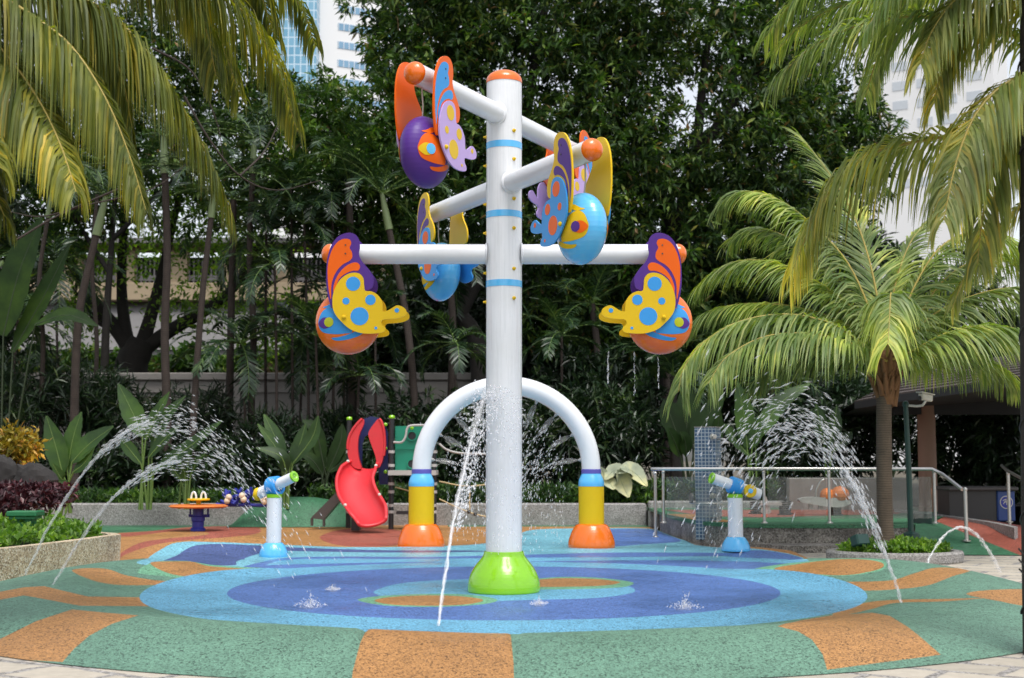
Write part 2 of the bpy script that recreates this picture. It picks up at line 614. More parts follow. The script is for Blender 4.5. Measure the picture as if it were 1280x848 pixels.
# ------------------------------------------------------------------ the splash pad surface
PC = np.array((-.09, 15.0))              # the post


def hfun(x, y):
    dx, dy = x - PC[0], y - PC[1]
    r = np.hypot(dx, dy)
    th = np.arctan2(dy, dx)
    s = np.clip((r - 3.82) / 2.33, 0, 1)
    amp = .155 + .05 * np.sin(3 * th + .4) * np.clip(np.abs(np.cos(th)) * 1.5, 0, 1) + .04 * np.abs(np.cos(th))
    amp = amp * np.clip((th < 0) * 1.0 + (th >= 0) * (1 - (np.abs(np.sin(th)) / .72) ** 4), 0, 1)
    h = amp * np.sin(PI * s) ** 1.3

    def g(cx, cy, sx, sy, a, hh):
        c, q = math.cos(a), math.sin(a)
        u, v = (x - cx) * c + (y - cy) * q, -(x - cx) * q + (y - cy) * c
        return hh * np.exp(-(u / sx) ** 2 - (v / sy) ** 2)
    h = h + g(-4.7, 21.3, 1.4, .7, .1, .30) + g(3.55, 20.6, 1.0, .7, -.35, .13)
    h = h + g(-1.2, 21.8, 2.2, .5, 0, .05) + g(2.3, 24.6, 1.4, 1.4, 0, .04)
    h = h + g(-4.2, 18.3, .8, .55, .15, .10) + g(4.0, 18.3, .6, .4, -.15, .04)
    return h + .006


def on_pad(px, py):
    d = ray(px, py)
    Y = np.arange(7, 33, .015)
    pts = np.array((0, 0, HC)) + d[None] * (Y / d[1])[:, None]
    hit = np.nonzero(pts[:, 2] <= hfun(pts[:, 0], pts[:, 1]))[0]
    return pts[hit[0]][:2] if len(hit) else pts[-1][:2]


def traced(pts, k=6):
    return np.array([on_pad(*p) for p in crom(pts, k, True)])


def build_pad():
    a0, a1 = rad(43.7), rad(-220)
    arc = [(PC[0] + 6.14 * math.cos(a), PC[1] + 6.14 * math.sin(a)) for a in np.linspace(a0, a1, 180)]
    dom = arc + [(-5.3, 19.5), (-9, 20.6), (-13, 24), (-13, 30.3), (3.0, 30.3), (3.02, 25.6), (3.12, 23), (3.6, 21.95), (4.25, 20.6)]
    mats = [RUB_GREEN, RUB_ORANGE, RUB_LBLUE, RUB_DBLUE, RUB_TEAL, RUB_NAVY, RUB_RED, RUB_OLIVE, RUB_DKGREEN]
    GR, OR, LB, DB, TE, NA, RE, OL, DG = range(9)
    back = [(-14, 18.9), (-4.9, 18.9), (-3.9, 19.0), (4.4, 19.2), (4.4, 31), (-14, 31)]
    L = [(back, OR)]
    t = lambda pts, m: L.append((traced(pts), m))
    raw = lambda pts, m: L.append((np.array([on_pad(*p) for p in pts]), m))
    # playground behind: green strip, brick-red waves, brick-red disc under the slide
    raw([(60, 652), (120, 653), (240, 654), (420, 655), (420, 657.5), (310, 657.5), (240, 659), (190, 664), (140, 667), (60, 667)], DG)
    t([(140, 668), (190, 664), (240, 659), (312, 658), (326, 663), (318, 668), (285, 672), (235, 675.5), (195, 681), (160, 692), (150, 698), (152, 691), (178, 678), (220, 672.5), (258, 669), (255, 665), (215, 664.5), (160, 671)], RE)
    t([(400, 671), (418, 664), (450, 660), (490, 662), (516, 667), (520, 673), (500, 681), (460, 684), (425, 682), (406, 677)], RE)
    raw([(560, 656), (700, 656), (845, 656), (845, 659.5), (700, 658.5), (560, 658.5)], DG)
    # blue part behind the disc
    t([(178, 706), (186, 697), (200, 688), (216, 680), (240, 677.5), (300, 679), (360, 681.5), (430, 684), (520, 683.5), (590, 681), (630, 675), (650, 667), (672, 662), (740, 660.5), (812, 661), (834, 668), (862, 677), (910, 683), (960, 688), (996, 695), (1012, 703), (990, 712), (900, 716), (640, 716), (300, 716)], TE)
    t([(202, 706), (222, 694), (238, 684.5), (262, 680.5), (320, 682), (380, 685), (480, 688), (590, 688.5), (600, 690), (480, 691), (380, 689.5), (340, 689.5), (318, 694), (296, 702), (288, 707)], NA)
    t([(736, 664), (760, 661.5), (812, 662), (834, 669), (850, 677), (800, 681), (760, 684), (740, 682)], DB)
    t([(300, 712), (326, 703), (360, 697.5), (430, 696), (520, 696.5), (600, 695), (680, 693), (760, 691), (850, 691), (920, 692), (920, 695), (850, 696), (760, 697), (680, 699), (600, 701), (480, 700), (400, 703), (360, 712)], DB)
    t([(330, 712), (350, 701), (420, 698.5), (500, 699), (600, 698), (700, 697), (800, 697), (920, 698), (995, 700), (1008, 703), (985, 706), (900, 703), (780, 702), (660, 704), (560, 705), (440, 706), (380, 710)], LB)
    t([(300, 718), (330, 707.5), (400, 705), (500, 703), (600, 702.5), (640, 702.5), (700, 701.5), (800, 700.5), (900, 701.5), (990, 705), (975, 712), (900, 711), (760, 708), (640, 707), (500, 708), (400, 712), (340, 718)], DB)
    t([(905, 695), (930, 689), (955, 688.5), (985, 693), (1003, 699.5), (960, 698.5), (930, 697.5)], DB)
    # green ring: orange tongues and tiles
    t([(172, 716), (192, 703), (232, 701.5), (262, 706), (300, 709), (345, 711), (350, 714), (300, 719), (240, 723), (200, 720)], OL)
    t([(188, 704), (215, 702), (240, 702.5), (262, 708), (318, 712.5), (300, 717), (240, 721), (208, 716)], OR)
    t([(90, 713), (130, 711), (160, 720), (205, 726.5), (250, 726), (235, 729.5), (160, 732), (120, 727)], OR)
    raw([(-40, 745), (0, 740), (30, 734.5), (55, 733), (80, 739), (110, 746), (172, 747), (190, 747), (190, 758), (172, 758), (100, 757.5), (60, 750), (30, 744.5), (0, 750), (-40, 757)], OR)
    raw([(-30, 822), (0, 799), (45, 777), (90, 762), (130, 766), (173, 769.5), (140, 780), (112, 795), (92, 812), (78, 828), (40, 826)], OR)
    raw([(462, 786), (480, 782.5), (550, 781.5), (620, 782.5), (637, 787), (639, 800), (642, 830), (643, 870), (436, 870), (441, 840), (450, 805)], OR)
    raw([(972, 783), (1000, 776), (1045, 768.5), (1090, 766), (1112, 770), (1135, 784), (1152, 798), (1176, 819), (1034, 838), (1028, 818), (1015, 800), (998, 790)], OR)
    t([(942, 713), (972, 706), (1010, 702), (1056, 698), (1098, 700), (1108, 707), (1096, 715), (1055, 720), (1000, 718.5)], OL)
    t([(968, 711.5), (1000, 705), (1030, 701), (1058, 699), (1088, 700.5), (1104, 705), (1098, 712), (1060, 719), (1012, 717.5)], OR)
    t([(1040, 727), (1065, 727.5), (1112, 726), (1140, 718), (1165, 710.5), (1190, 710), (1214, 713), (1190, 721), (1160, 732), (1120, 737), (1070, 738)], OR)
    t([(1040, 768), (1072, 756), (1110, 750.5), (1180, 749), (1230, 748), (1180, 752), (1120, 754), (1092, 761), (1060, 768)], OR)
    t([(1208, 743), (1235, 738), (1290, 738), (1310, 752), (1285, 758), (1245, 751)], OR)
    # disc
    c = lambda cx, cy, r, n=150: np.array(circle(cx, cy, r, n))
    L.append((c(PC[0], 15.35, 3.985), LB))
    L.append((c(PC[0], 15.42, 3.09), DB))
    t([(468, 742), (478, 735), (505, 729), (550, 725.5), (600, 724), (640, 723), (700, 724), (760, 728), (790, 735), (788, 742), (740, 748), (640, 751), (560, 756), (500, 752)], LB)
    t([(447, 750), (480, 745), (540, 742.5), (590, 744), (622, 750), (600, 756), (540, 759), (480, 757)], OL)
    t([(468, 751), (490, 746.5), (540, 744.5), (585, 746.5), (604, 751), (580, 756), (535, 757.5), (490, 756)], OR)
    t([(640, 728), (690, 722), (740, 722), (780, 726), (792, 730), (770, 735), (700, 737), (650, 736)], OL)
    t([(650, 728), (690, 723.5), (735, 723.5), (768, 726.5), (774, 729), (750, 732.5), (690, 734), (655, 733)], OR)
    # points: region borders and a fill grid
    V, E = [], []

    def loop(poly):
        s = len(V)
        V.extend(Vector((float(p[0]), float(p[1]))) for p in poly)
        E.extend((s + i, s + (i + 1) % len(poly)) for i in range(len(poly)))
    loop(dom)
    for poly, _ in L:
        loop(poly)
    g = []
    for y in np.arange(8.6, 21.5, .13):
        g += [(x + R.uniform(-.02, .02), y + R.uniform(-.02, .02)) for x in np.arange(-6.4, 6.3, .13)]
    for y in np.arange(21.5, 30.5, .3):
        g += [(x + R.uniform(-.05, .05), y) for x in np.arange(-13, 4.4, .3)]
    g = np.array(g)
    g = g[pip(g, dom)]
    V.extend(Vector((float(a), float(b))) for a, b in g)
    ov, oe, of, *_ = delaunay_2d_cdt(V, E, [], 0, 1e-4)
    v2 = np.array([(p.x, p.y) for p in ov])
    f = np.array([t_ for t_ in of if len(t_) == 3])
    cen = v2[f].mean(1)
    keep = pip(cen, dom)
    f, cen = f[keep], cen[keep]
    mi = np.zeros(len(f), int)
    for poly, m in L:
        mi[pip(cen, poly)] = m
    mb = MB()
    mb.add(np.c_[v2, hfun(v2[:, 0], v2[:, 1])], f, mi, True)
    o = mb.build('splash_pad', mats)
    tag(o, 'rubber splash pad in swirls of blue, green and orange', kind='structure')


build_pad()

# ground far and near, pavers
g = MB(); g.add([(-900, -200, -.06), (900, -200, -.06), (900, 1500, -.06), (-900, 1500, -.06)], [(0, 1, 2, 3)])
tag(g.build('ground', GROUND), 'bare ground reaching to the horizon', kind='structure')
g = MB(); g.add([(-16, -4, 0), (16, -4, 0), (16, 24, 0), (-16, 24, 0)], [(0, 1, 2, 3)])
tag(g.build('paved_path', PAVERS), 'cream stone paving with pebble joints round the splash pad', kind='structure')

# ------------------------------------------------------------------ spray post with six arms
PX, PY = PC
zp = lambda py: Z(py, 15.0)
post = thing('spray_post', 'tall white water play post with six arms, orange dome and lime green foot', 'water play post', (PX, PY, 0))
m = MB()
m.lathe([(.202, zp(700)), (.202, zp(105))], (PX, PY, 0), 48)
for y in (184, 270, 356):
    z1, z2 = zp(y + 4), zp(y - 4)
    m.lathe([(.2025, z1), (.2055, z1), (.2055, z2), (.2025, z2)], (PX, PY, 0), 48, m=1)
m.build('pole', [WHITEP, LBLUE], post)
m = MB()
h0 = zp(105)
m.lathe([(.206, h0), (.206, h0 + .03)] + [(.206 * math.cos(a), h0 + .03 + .125 * math.sin(a)) for a in np.linspace(0, PI / 2, 10)[1:]], (PX, PY, 0), 48)
m.build('dome_cap', ORANGE2, post)
m = MB()
zt = zp(690)
prof = [(.40, .008), (.405, .03), (.40, .10), (.375, .19), (.325, .28), (.27, .35), (.232, .40), (.216, .45), (.212, zt), (.203, zt + .005)]
m.lathe(crom(prof, 3), (PX, PY, 0), 48)
m.build('foot', LIME, post)
m = MB()
for a, ys in ((rad(-57), (168, 203, 252, 288.5, 338.6, 375)), (rad(-178), (172, 208, 256, 292, 342, 378)), (rad(62), (170, 205, 254, 290, 340, 376))):
    for y in ys:
        n_ = np.array((math.cos(a), math.sin(a), 0))
        nz = MB()
        c_ = np.array((PX, PY, zp(y))) + n_ * .2
        nz.lathe([(.021, 0), (.021, .010), (.013, .015), (.013, .028), (.008, .038), (0, .039)], c_, 12, axis=tuple(n_))
        nz.build('spray_nozzle', YELLOW, post)

ARML = 2.06
ARMS = [  # (azimuth measured from the view axis, z, colour scheme)
    (rad(180 + 27), 'A', zp(147)), (rad(27), 'A', zp(147)),
    (rad(180 - 27), 'B', zp(232)), (rad(-27), 'B', zp(232)),
    (rad(-90), 'C', zp(318)), (rad(90), 'C', zp(318)),
]


def arm_dir(az):
    return np.array((math.sin(az), math.cos(az), 0))


for az, sch, z in ARMS:
    d = arm_dir(az)
    c = np.array((PX, PY, z))
    m = MB()
    m.tube([c + d * .19, c + d * (ARML - .09)], .113, 28)
    m.lathe([(.135, .196), (.128, .206), (.114, .214)], c, 28, axis=tuple(d))
    arm = m.build('arm', WHITE, post)
    m = MB()
    m.lathe([(.118, ARML - .10)] + [(.118 * math.cos(a), ARML - .09 + .10 * math.sin(a)) for a in np.linspace(0, PI / 2, 9)], c, 28, axis=tuple(d))
    m.build('arm_cap', ORANGE2, arm, origin=(PX, PY, 0))

# tipping buckets shaped like bug heads, traced in the plane of their side plates (u outward along the arm, v up)
q = lambda pts: [((93 - x) / 429, (305 - y) / 429) for x, y in pts]
WING = crom(q([(158, 582), (138, 540), (126, 470), (125, 400), (130, 340), (145, 285), (170, 245), (200, 224), (235, 217), (262, 226), (279, 248), (285, 285), (281, 322), (298, 358), (328, 393), (348, 425), (352, 458), (342, 484), (318, 496), (270, 520), (200, 565)]), 5, True)
WP1 = crom(q([(149, 538), (136, 480), (131, 400), (137, 345), (153, 297), (178, 262), (207, 247), (235, 250), (243, 268), (236, 290), (247, 312), (248, 338), (232, 355), (205, 370), (180, 395), (160, 432), (150, 475)]), 5, True)
WP2 = crom(q([(163, 515), (160, 478), (176, 430), (205, 390), (240, 366), (270, 361), (286, 377), (278, 399), (250, 401), (216, 415), (187, 440), (172, 480)]), 5, True)
PLATE = crom(q([(160, 582), (157, 540), (164, 500), (185, 455), (215, 425), (250, 411), (284, 415), (303, 437), (307, 470), (313, 497), (340, 500), (370, 515), (392, 545), (396, 575), (399, 596), (420, 592), (445, 577), (465, 567), (490, 573), (507, 589), (507, 610), (490, 622), (460, 630), (425, 633), (400, 635), (390, 646), (394, 660), (407, 672), (409, 688), (395, 697), (370, 701), (330, 703), (285, 698), (240, 680), (205, 650), (175, 616)]), 4, True)
DOTS = [(255, 464, 34), (222, 547, 17), (338, 541, 25), (287, 620, 43), (464, 591, 11), (365, 676, 7)]
BC, BR, BW = ((93 - 220) / 429, (305 - 637) / 429), .368, .212
EYE = crom(q([(84, 655), (87, 625), (104, 592), (135, 576), (180, 590), (225, 630), (250, 690), (215, 700), (160, 702), (105, 690)]), 5, True)
EYE2 = crom(q([(150, 720), (185, 716), (225, 706), (268, 690), (300, 695), (270, 715), (215, 730), (170, 732)]), 5, True)
EYE3 = crom(q([(105, 572), (130, 562), (165, 545), (190, 548), (170, 565), (140, 576)]), 5, True)
IRIS0 = crom(q([(85, 650), (98, 630), (118, 622), (147, 630), (147, 662), (121, 675), (99, 668)]), 5, True)
IRIS = q(circle(139, 645, 23, 20))
SCHEMES = {
    'A': dict(body=PURPLE, wing=ORANGE, wpat=BLUE, plate=LILAC, dot=YELLOW, eye=ORANGE, slit=YELLOW, iris=LBLUE, inner=ORANGE2),
    'B': dict(body=LBLUE, wing=YELLOW, wpat=PURPLE, plate=BLUE, dot=ORANGE, eye=YELLOW, slit=ORANGE, iris=PURPLE, inner=YELLOW),
    'C': dict(body=ORANGE2, wing=PURPLE, wpat=ORANGE, plate=YELLOW, dot=BLUE, eye=BLUE, slit=PURPLE, iris=YGREEN, inner=PURPLE),
}


def decal(mb, poly, sgn, lift, mi):
    poly = np.asarray(poly)
    V = [Vector((float(a), float(b))) for a, b in poly]
    E = [(i, (i + 1) % len(V)) for i in range(len(V))]
    lo, hi = poly.min(0), poly.max(0)
    gx, gy = np.meshgrid(np.arange(lo[0], hi[0], .025), np.arange(lo[1], hi[1], .025))
    gp = np.c_[gx.ravel(), gy.ravel()]
    gp = gp[pip(gp, poly)]
    V += [Vector((float(a), float(b))) for a, b in gp]
    ov, oe, of, *_ = delaunay_2d_cdt(V, E, [], 0, 1e-5)
    v2 = np.array([(p.x, p.y) for p in ov])
    f = np.array(of)
    f = f[pip(v2[f].mean(1), poly)]
    rel = (v2 - np.array(BC)) / BR
    rho = np.linalg.norm(rel, axis=1)
    k = np.minimum(1, .985 / np.maximum(rho, 1e-6))
    rel = rel * k[:, None]
    ww = (BW + lift) * np.sqrt(np.clip(1 - (rel ** 2).sum(1), .0, 1))
    s = 1 + lift / BR
    mb.add(np.c_[BC[0] + rel[:, 0] * BR * s, sgn * ww, BC[1] + rel[:, 1] * BR * s], f if sgn > 0 else f[:, ::-1], mi, True)


def bucket(az, sch, z, label):
    S = SCHEMES[sch]
    d = arm_dir(az)
    loc = np.array((PX, PY, z)) + d * (ARML - .005)
    root = thing('tipping_bucket', label, 'water bucket', loc, 'bug-faced tipping buckets hung from the arms', rz=math.atan2(d[1], d[0]))
    o0 = (0, 0, 0)
    m = MB()
    m.ball((BC[0], 0, BC[1]), (BR, BW, BR), 0, 40, 24)
    for sgn in (1, -1):
        decal(m, EYE, sgn, .003, 1); decal(m, EYE2, sgn, .003, 1); decal(m, EYE3, sgn, .003, 1)
        decal(m, IRIS0, sgn, .006, 2); decal(m, IRIS, sgn, .009, 3)
    m.build('bucket_body', [S['body'], S['eye'], S['slit'], S['iris']], root, origin=o0)
    for sgn in (1, -1):
        fn = lambda a, b, dd: (a, sgn * (dd + .032 + .02 * (b + .1)), b)
        m = MB()
        m.prism(WING, fn, .186, .206, 0)
        m.prism(WP1, fn, .204, .2085, 1); m.prism(WP2, fn, .204, .2085, 1)
        for (bx, by) in ((216, 277), (216, 318)):
            m.prism(circle((93 - bx) / 429, (305 - by) / 429, .009, 10), fn, .206, .214, 2)
        m.build('wing', [S['wing'], S['wpat'], DARKSTEEL], root, origin=o0)
        fn2 = lambda a, b, dd: (a, sgn * (dd + .026 - .03 * (-a - .25)), b)
        m = MB()
        m.prism(PLATE, fn2, .210, .228, 0)
        for x, y, r_ in DOTS:
            m.prism(circle((93 - x) / 429, (305 - y) / 429, r_ / 429, 28), fn2, .226, .2305, 1)
        pl = m.build('side_plate', [S['plate'], S['dot']], root, origin=o0)
        m = MB()
        bp = ((93 - 213) / 429, sgn * .252, (305 - 625) / 429)
        m.lathe([(.024, 0), (.024, .014), (.014, .026), (0, .030)], bp, 14, axis=(0, sgn, 0))
        m.build('plate_bolt', YELLOW, pl, origin=o0)
    m = MB()
    m.tube([(-.22, 0, -.11), (-.23, .01, -.3), (-.24, 0, -.415)], .008, 6)
    m.build('hanging_cable', GREYPL, root, origin=o0)


BL = ['purple tipping bucket with orange wings and lilac plates, highest one, left of the pole',
      'lilac and orange tipping bucket behind the pole, mostly hidden by the blue one in front',
      'blue tipping bucket with yellow wings nearest the camera, right of the pole',
      'blue tipping bucket with yellow wings behind the left arm, half hidden',
      'orange tipping bucket with purple wings at the left end of the low arm',
      'orange tipping bucket with purple wings at the right end of the low arm']
for (az, sch, z), lb in zip(ARMS, BL):
    bucket(az, sch, z, lb)

# ------------------------------------------------------------------ water arch
AY = 22.4
al, ar = X(527.5, AY), X(738.5, AY)
acx, ahw = (al + ar) / 2, (ar - al) / 2
arch = thing('water_arch', 'white tubular water arch on two blue, yellow and orange legs', 'water play arch', (acx, AY, 0))
az0 = Z(588, AY)
m = MB()
m.tube([(acx - ahw * math.cos(a), AY, az0 + ahw * math.sin(a)) for a in np.linspace(0, PI, 49)], .158, 24)
m.build('arch_tube', WHITE, arch)
for sx in (al, ar):
    gz = float(hfun(sx, AY)) - .01
    m = MB(); m.lathe(crom([(.385, gz), (.392, gz + .06), (.375, gz + .15), (.33, gz + .27), (.27, gz + .37), (.215, Z(655, AY))], 3), (sx, AY, 0), 40)
    m.build('leg_foot', ORANGE2, arch)
    m = MB(); m.lathe([(.212, Z(656, AY)), (.212, Z(608, AY))], (sx, AY, 0), 40)
    m.build('leg_sleeve', YELLOW, arch)
    m = MB(); m.lathe(crom([(.215, Z(608, AY)), (.214, Z(603, AY)), (.195, Z(598, AY)), (.168, Z(593.5, AY)), (.163, Z(592, AY))], 3), (sx, AY, 0), 40)
    m.build('leg_shoulder', LBLUE, arch)
    m = MB(); m.lathe([(.160, Z(592.5, AY)), (.166, Z(592, AY)), (.166, Z(587, AY)), (.160, Z(586.5, AY))], (sx, AY, 0), 40)
    m.build('leg_collar', VIOLET, arch)
NOZ = [rad(a) for a in (8, 28, 48, 66, 84, 98, 116, 134, 152, 172)]
for a in NOZ:
    c = np.array((acx + (ahw - .15) * math.cos(a), AY, az0 + (ahw - .15) * math.sin(a)))
    m = MB(); m.lathe([(.03, 0), (.03, .03), (.014, .045), (.014, .06)], c, 10, axis=(-math.cos(a), 0, -math.sin(a)))
    m.build('arch_nozzle', GREYPL, arch)

# ------------------------------------------------------------------ water cannons


def cannon(px, Y, label, flip):
    x = X(px, Y)
    gz = float(hfun(x, Y)) - .01
    root = thing('water_cannon', label, 'water cannon', (x, Y, gz), 'swivelling water cannons on posts')
    top = Z(622, Y)
    m = MB(); m.lathe([(.112, gz + .12), (.112, top)], (x, Y, 0), 28); m.build('post', WHITEP, root)
    m = MB(); m.lathe(crom([(.215, gz), (.215, gz + .04), (.195, gz + .11), (.155, gz + .18), (.122, gz + .21)], 3), (x, Y, 0), 32); m.build('foot', LBLUE, root)
    m = MB(); m.lathe([(.114, top - .005), (.118, top), (.118, top + .05), (.09, top + .055), (0, top + .056)], (x, Y, 0), 28); m.build('collar', LIME, root)
    hc = np.array((x, Y, top + .17))
    d = Vector((.80, -.45, .36) if not flip else (-.89, -.25, .30)).normalized()
    d = np.array(d)
    m = MB()
    axis = (.85, -.5, .1) if not flip else tuple(d)
    rr_ = .84 if not flip else .74
    av = np.array(Vector(axis).normalized())
    m.lathe([(a_ * rr_, b_ * .9) for a_, b_ in [(.115, -.10), (.165, -.10), (.175, -.08), (.175, .08), (.165, .10), (.115, .10), (.115, -.10)]], hc, 32, axis=tuple(av))
    m.build('swivel_ring', BLUE, root)
    m = MB(); m.tube([hc - d * (.42 if flip else .30), hc + d * .40], [.088, .080], 22); barrel = m.build('barrel', WHITE, root)
    m = MB(); e = hc + d * .40
    m.lathe([(.083, -.02), (.085, .012), (.05, .016), (.03, .0), (0, 0)], e, 22, axis=tuple(d)); m.build('barrel_tip', LIME, barrel, origin=(x, Y, gz))
    dk = hc - d * (.24 if flip else .34) + np.array((0, -.10 if flip else -.03, 0))
    ax2 = (.1, -1, .1) if flip else (.9, -.35, -.1)
    m = MB(); m.lathe([(a_ * .8, b_) for a_, b_ in [(.045, -.03), (.115, -.03), (.125, -.01), (.125, .015), (.115, .03), (.045, .03), (.045, -.03)]], dk, 24, axis=ax2); hw = m.build('handle_wheel', YELLOW, root)
    m = MB(); m.lathe([(.0, -.05), (.036, -.05), (.036, .05), (0, .055)], dk, 16, axis=ax2); m.build('handle_hub', LBLUE, hw, origin=(x, Y, gz))


cannon(345, 20.3, 'white water cannon with blue swivel ring pointing up right, on the left of the pad', False)
cannon(917, 20.3, 'white water cannon aimed left beside the blue tiled shower pillar', True)

# ------------------------------------------------------------------ shower pillar
def tile_mat():
    m_, nt_, b = nmat('small_blue_mosaic_tiles')
    tc = nt_.nodes.new('ShaderNodeTexCoord')
    sep = nt_.nodes.new('ShaderNodeSeparateXYZ'); nt_.links.new(tc.outputs['Object'], sep.inputs[0])
    ad = nt_.nodes.new('ShaderNodeMath'); nt_.links.new(sep.outputs[0], ad.inputs[0]); nt_.links.new(sep.outputs[1], ad.inputs[1])
    cb = nt_.nodes.new('ShaderNodeCombineXYZ'); nt_.links.new(ad.outputs[0], cb.inputs[0]); nt_.links.new(sep.outputs[2], cb.inputs[1])
    br = N(nt_, 'ShaderNodeTexBrick', Scale=1., Mortar_Size=.007, Mortar_Smooth=.1, Brick_Width=.062, Row_Height=.062)
    br.offset = 0
    br.inputs['Color1'].default_value = (.022, .060, .125, 1)
    br.inputs['Color2'].default_value = (.055, .115, .20, 1)
    br.inputs['Mortar'].default_value = (.36, .40, .43, 1)
    nt_.links.new(cb.outputs[0], br.inputs['Vector'])
    nt_.links.new(br.outputs['Color'], b.inputs['Base Color'])
    b.inputs['Roughness'].default_value = .4
    return m_


SY = 23.2
sx = X(884, SY)
sh = thing('shower_pillar', 'square shower pillar clad in small blue mosaic tiles with chrome heads', 'outdoor shower', (sx, SY, 0), rz=0)
hz = Z(535, SY)
m = MB(); m.box((0, 0, hz / 2 + .05), (.37, .37, hz - .1), 0)
o = m.build('tiled_pillar', tile_mat(), sh, origin=(0, 0, 0)); o.rotation_euler[2] = rad(-22)
m = MB(); m.box((sx, SY, hz + .008), (.385, .385, .016), rz=rad(-22)); m.build('pillar_cap', CURBSTONE, sh)
def at_s(px, py, dy): return P(px, py, SY + dy)
m = MB()
m.tube([at_s(897, 549, -.15), at_s(903, 549, -.3), at_s(907, 550, -.32)], .018, 8)
m.lathe([(.0, .03), (.03, .03), (.09, .0), (.09, -.02), (0, -.02)], at_s(906, 553, -.32), 20)
m.build('shower_head', STEEL, sh)
for (a, b) in ((890, 546), (890, 620)):
    m = MB(); m.lathe([(.05, 0), (.05, .02), (.025, .03), (.025, .08), (.04, .085), (.04, .1), (0, .105)], at_s(a, b, -.225), 16, axis=(.35, -.93, 0)); m.build('shower_tap', STEEL, sh)
m = MB()
m.tube([(sx - .30 * math.cos(a) * 1.05, SY - .30 * math.sin(a), Z(629, SY)) for a in np.linspace(-.3, PI + .3, 20)], .016, 8)
m.build('ring_bar', STEEL, sh)
m = MB(); m.lathe([(.09, 0), (.09, .03), (.05, .05), (0, .05)], at_s(865, 623, -.1), 16, axis=(-1, -.2, 0)); m.build('side_head', DARKSTEEL, sh)

# ------------------------------------------------------------------ terrace, walls, rails at right
TZ = .41
tp = crom([(3.02, 27.5), (3.05, 25.2), (3.25, 23.2), (3.75, 22.25), (4.6, 22.0), (6.0, 22.0), (6.6, 22.1)], 6)
tp = [tuple(p) for p in tp]
wallm = MB()
outer = tp
inner = [(p[0] + .18 * (1 if i < 14 else .4), p[1] + (.0 if i < 10 else .2)) for i, p in enumerate(tp)]
poly = outer + inner[::-1]
wallm.prism(poly, lambda a, b, d: (a, b, d), -.05, TZ - .06)
single(wallm.build('terrace_wall', DARKSTONE), 'weathered granite retaining wall below the railing at right', 'wall')
m = MB(); st = [(3.9, 21.9), (4.3, 21.2), (6.4, 21.3), (6.5, 21.98)]
m.prism(st, lambda a, b, d: (a, b, d), -.02, .11)
single(m.build('stone_step', DARKSTONE), 'low granite step at the foot of the terrace wall', 'step')
m = MB()
tpoly = [(p[0] - .02, p[1] - .02) for p in tp] + [(7.5, 24.0), (9.2, 27.2), (9.0, 30.0), (3.0, 30.0)]
m.prism(tpoly, lambda a, b, d: (a, b, d), TZ - .06, TZ, 0)
red = [(3.6, 25.2), (4.6, 24.6), (6.3, 25.6), (7.5, 26.2), (8.4, 28.3), (3.2, 28.3)]
m.add([(a, b, TZ + .004) for a, b in red], [tuple(range(len(red)))], 1)
edge = [(2.98, 26.0), (3.2, 23.4), (3.55, 22.7), (4.0, 22.9), (3.6, 23.8), (3.5, 26)]
m.add([(a, b, TZ + .008) for a, b in edge], [tuple(range(len(edge)))], 2)
tag(m.build('terrace_floor', [RUB_DKGREEN, RUB_RED, RUB_ORANGE]), 'raised green and red rubber terrace', kind='structure')
# ramp down to the paving at right
ra = G(1150, 655, .41)
rp = [(6.6, 22.2, TZ), (7.9, 24.6, TZ), (9.6, 22.6, .30), (10.5, 19.6, .05), (6.9, 19.0, .02), (6.75, 20.4, .16)]
m = MB()
rq = [[(6.62, 22.1, TZ), (6.42, 21.5, .24), (6.2, 20.7, .012)], [(7.3, 23.2, TZ), (7.45, 21.9, .24), (7.75, 20.6, .012)], [(8.6, 26.4, TZ), (9.2, 23.0, .26), (10.2, 20.7, .012)]]
m.add([p for r_ in rq for p in r_], [(0, 1, 4, 3), (1, 2, 5, 4)], 0)
m.add([p for r_ in rq for p in r_], [(3, 4, 7, 6), (4, 5, 8, 7)], 1)
tag(m.build('ramp', [RUB_DKGREEN, RUB_RED]), 'green and red rubber ramp down from the terrace', kind='structure')
m = MB()
cp = crom([P(1118, 645, 27.0), P(1150, 646, 26.0), P(1190, 650, 24.6), P(1235, 660, 23.0), P(1268, 668, 21.6)], 5)
cp[:, 2] = np.linspace(.47, .38, len(cp))
L_ = []
for p in cp:
    L_ += [(p[0], p[1], -.05), (p[0], p[1], p[2]), (p[0] + .15, p[1] + .25, p[2]), (p[0] + .15, p[1] + .25, -.05)]
k = len(cp)
m.add(L_, [(4 * i + a, 4 * i + b, 4 * i + 4 + b, 4 * i + 4 + a) for i in range(k - 1) for a, b in ((1, 0), (2, 1), (3, 2))] + [(0, 1, 2, 3), (4 * k - 4, 4 * k - 3, 4 * k - 2, 4 * k - 1)])
single(m.build('ramp_curb', CURBSTONE), 'grey granite curb running down beside the red and green ramp', 'curb')

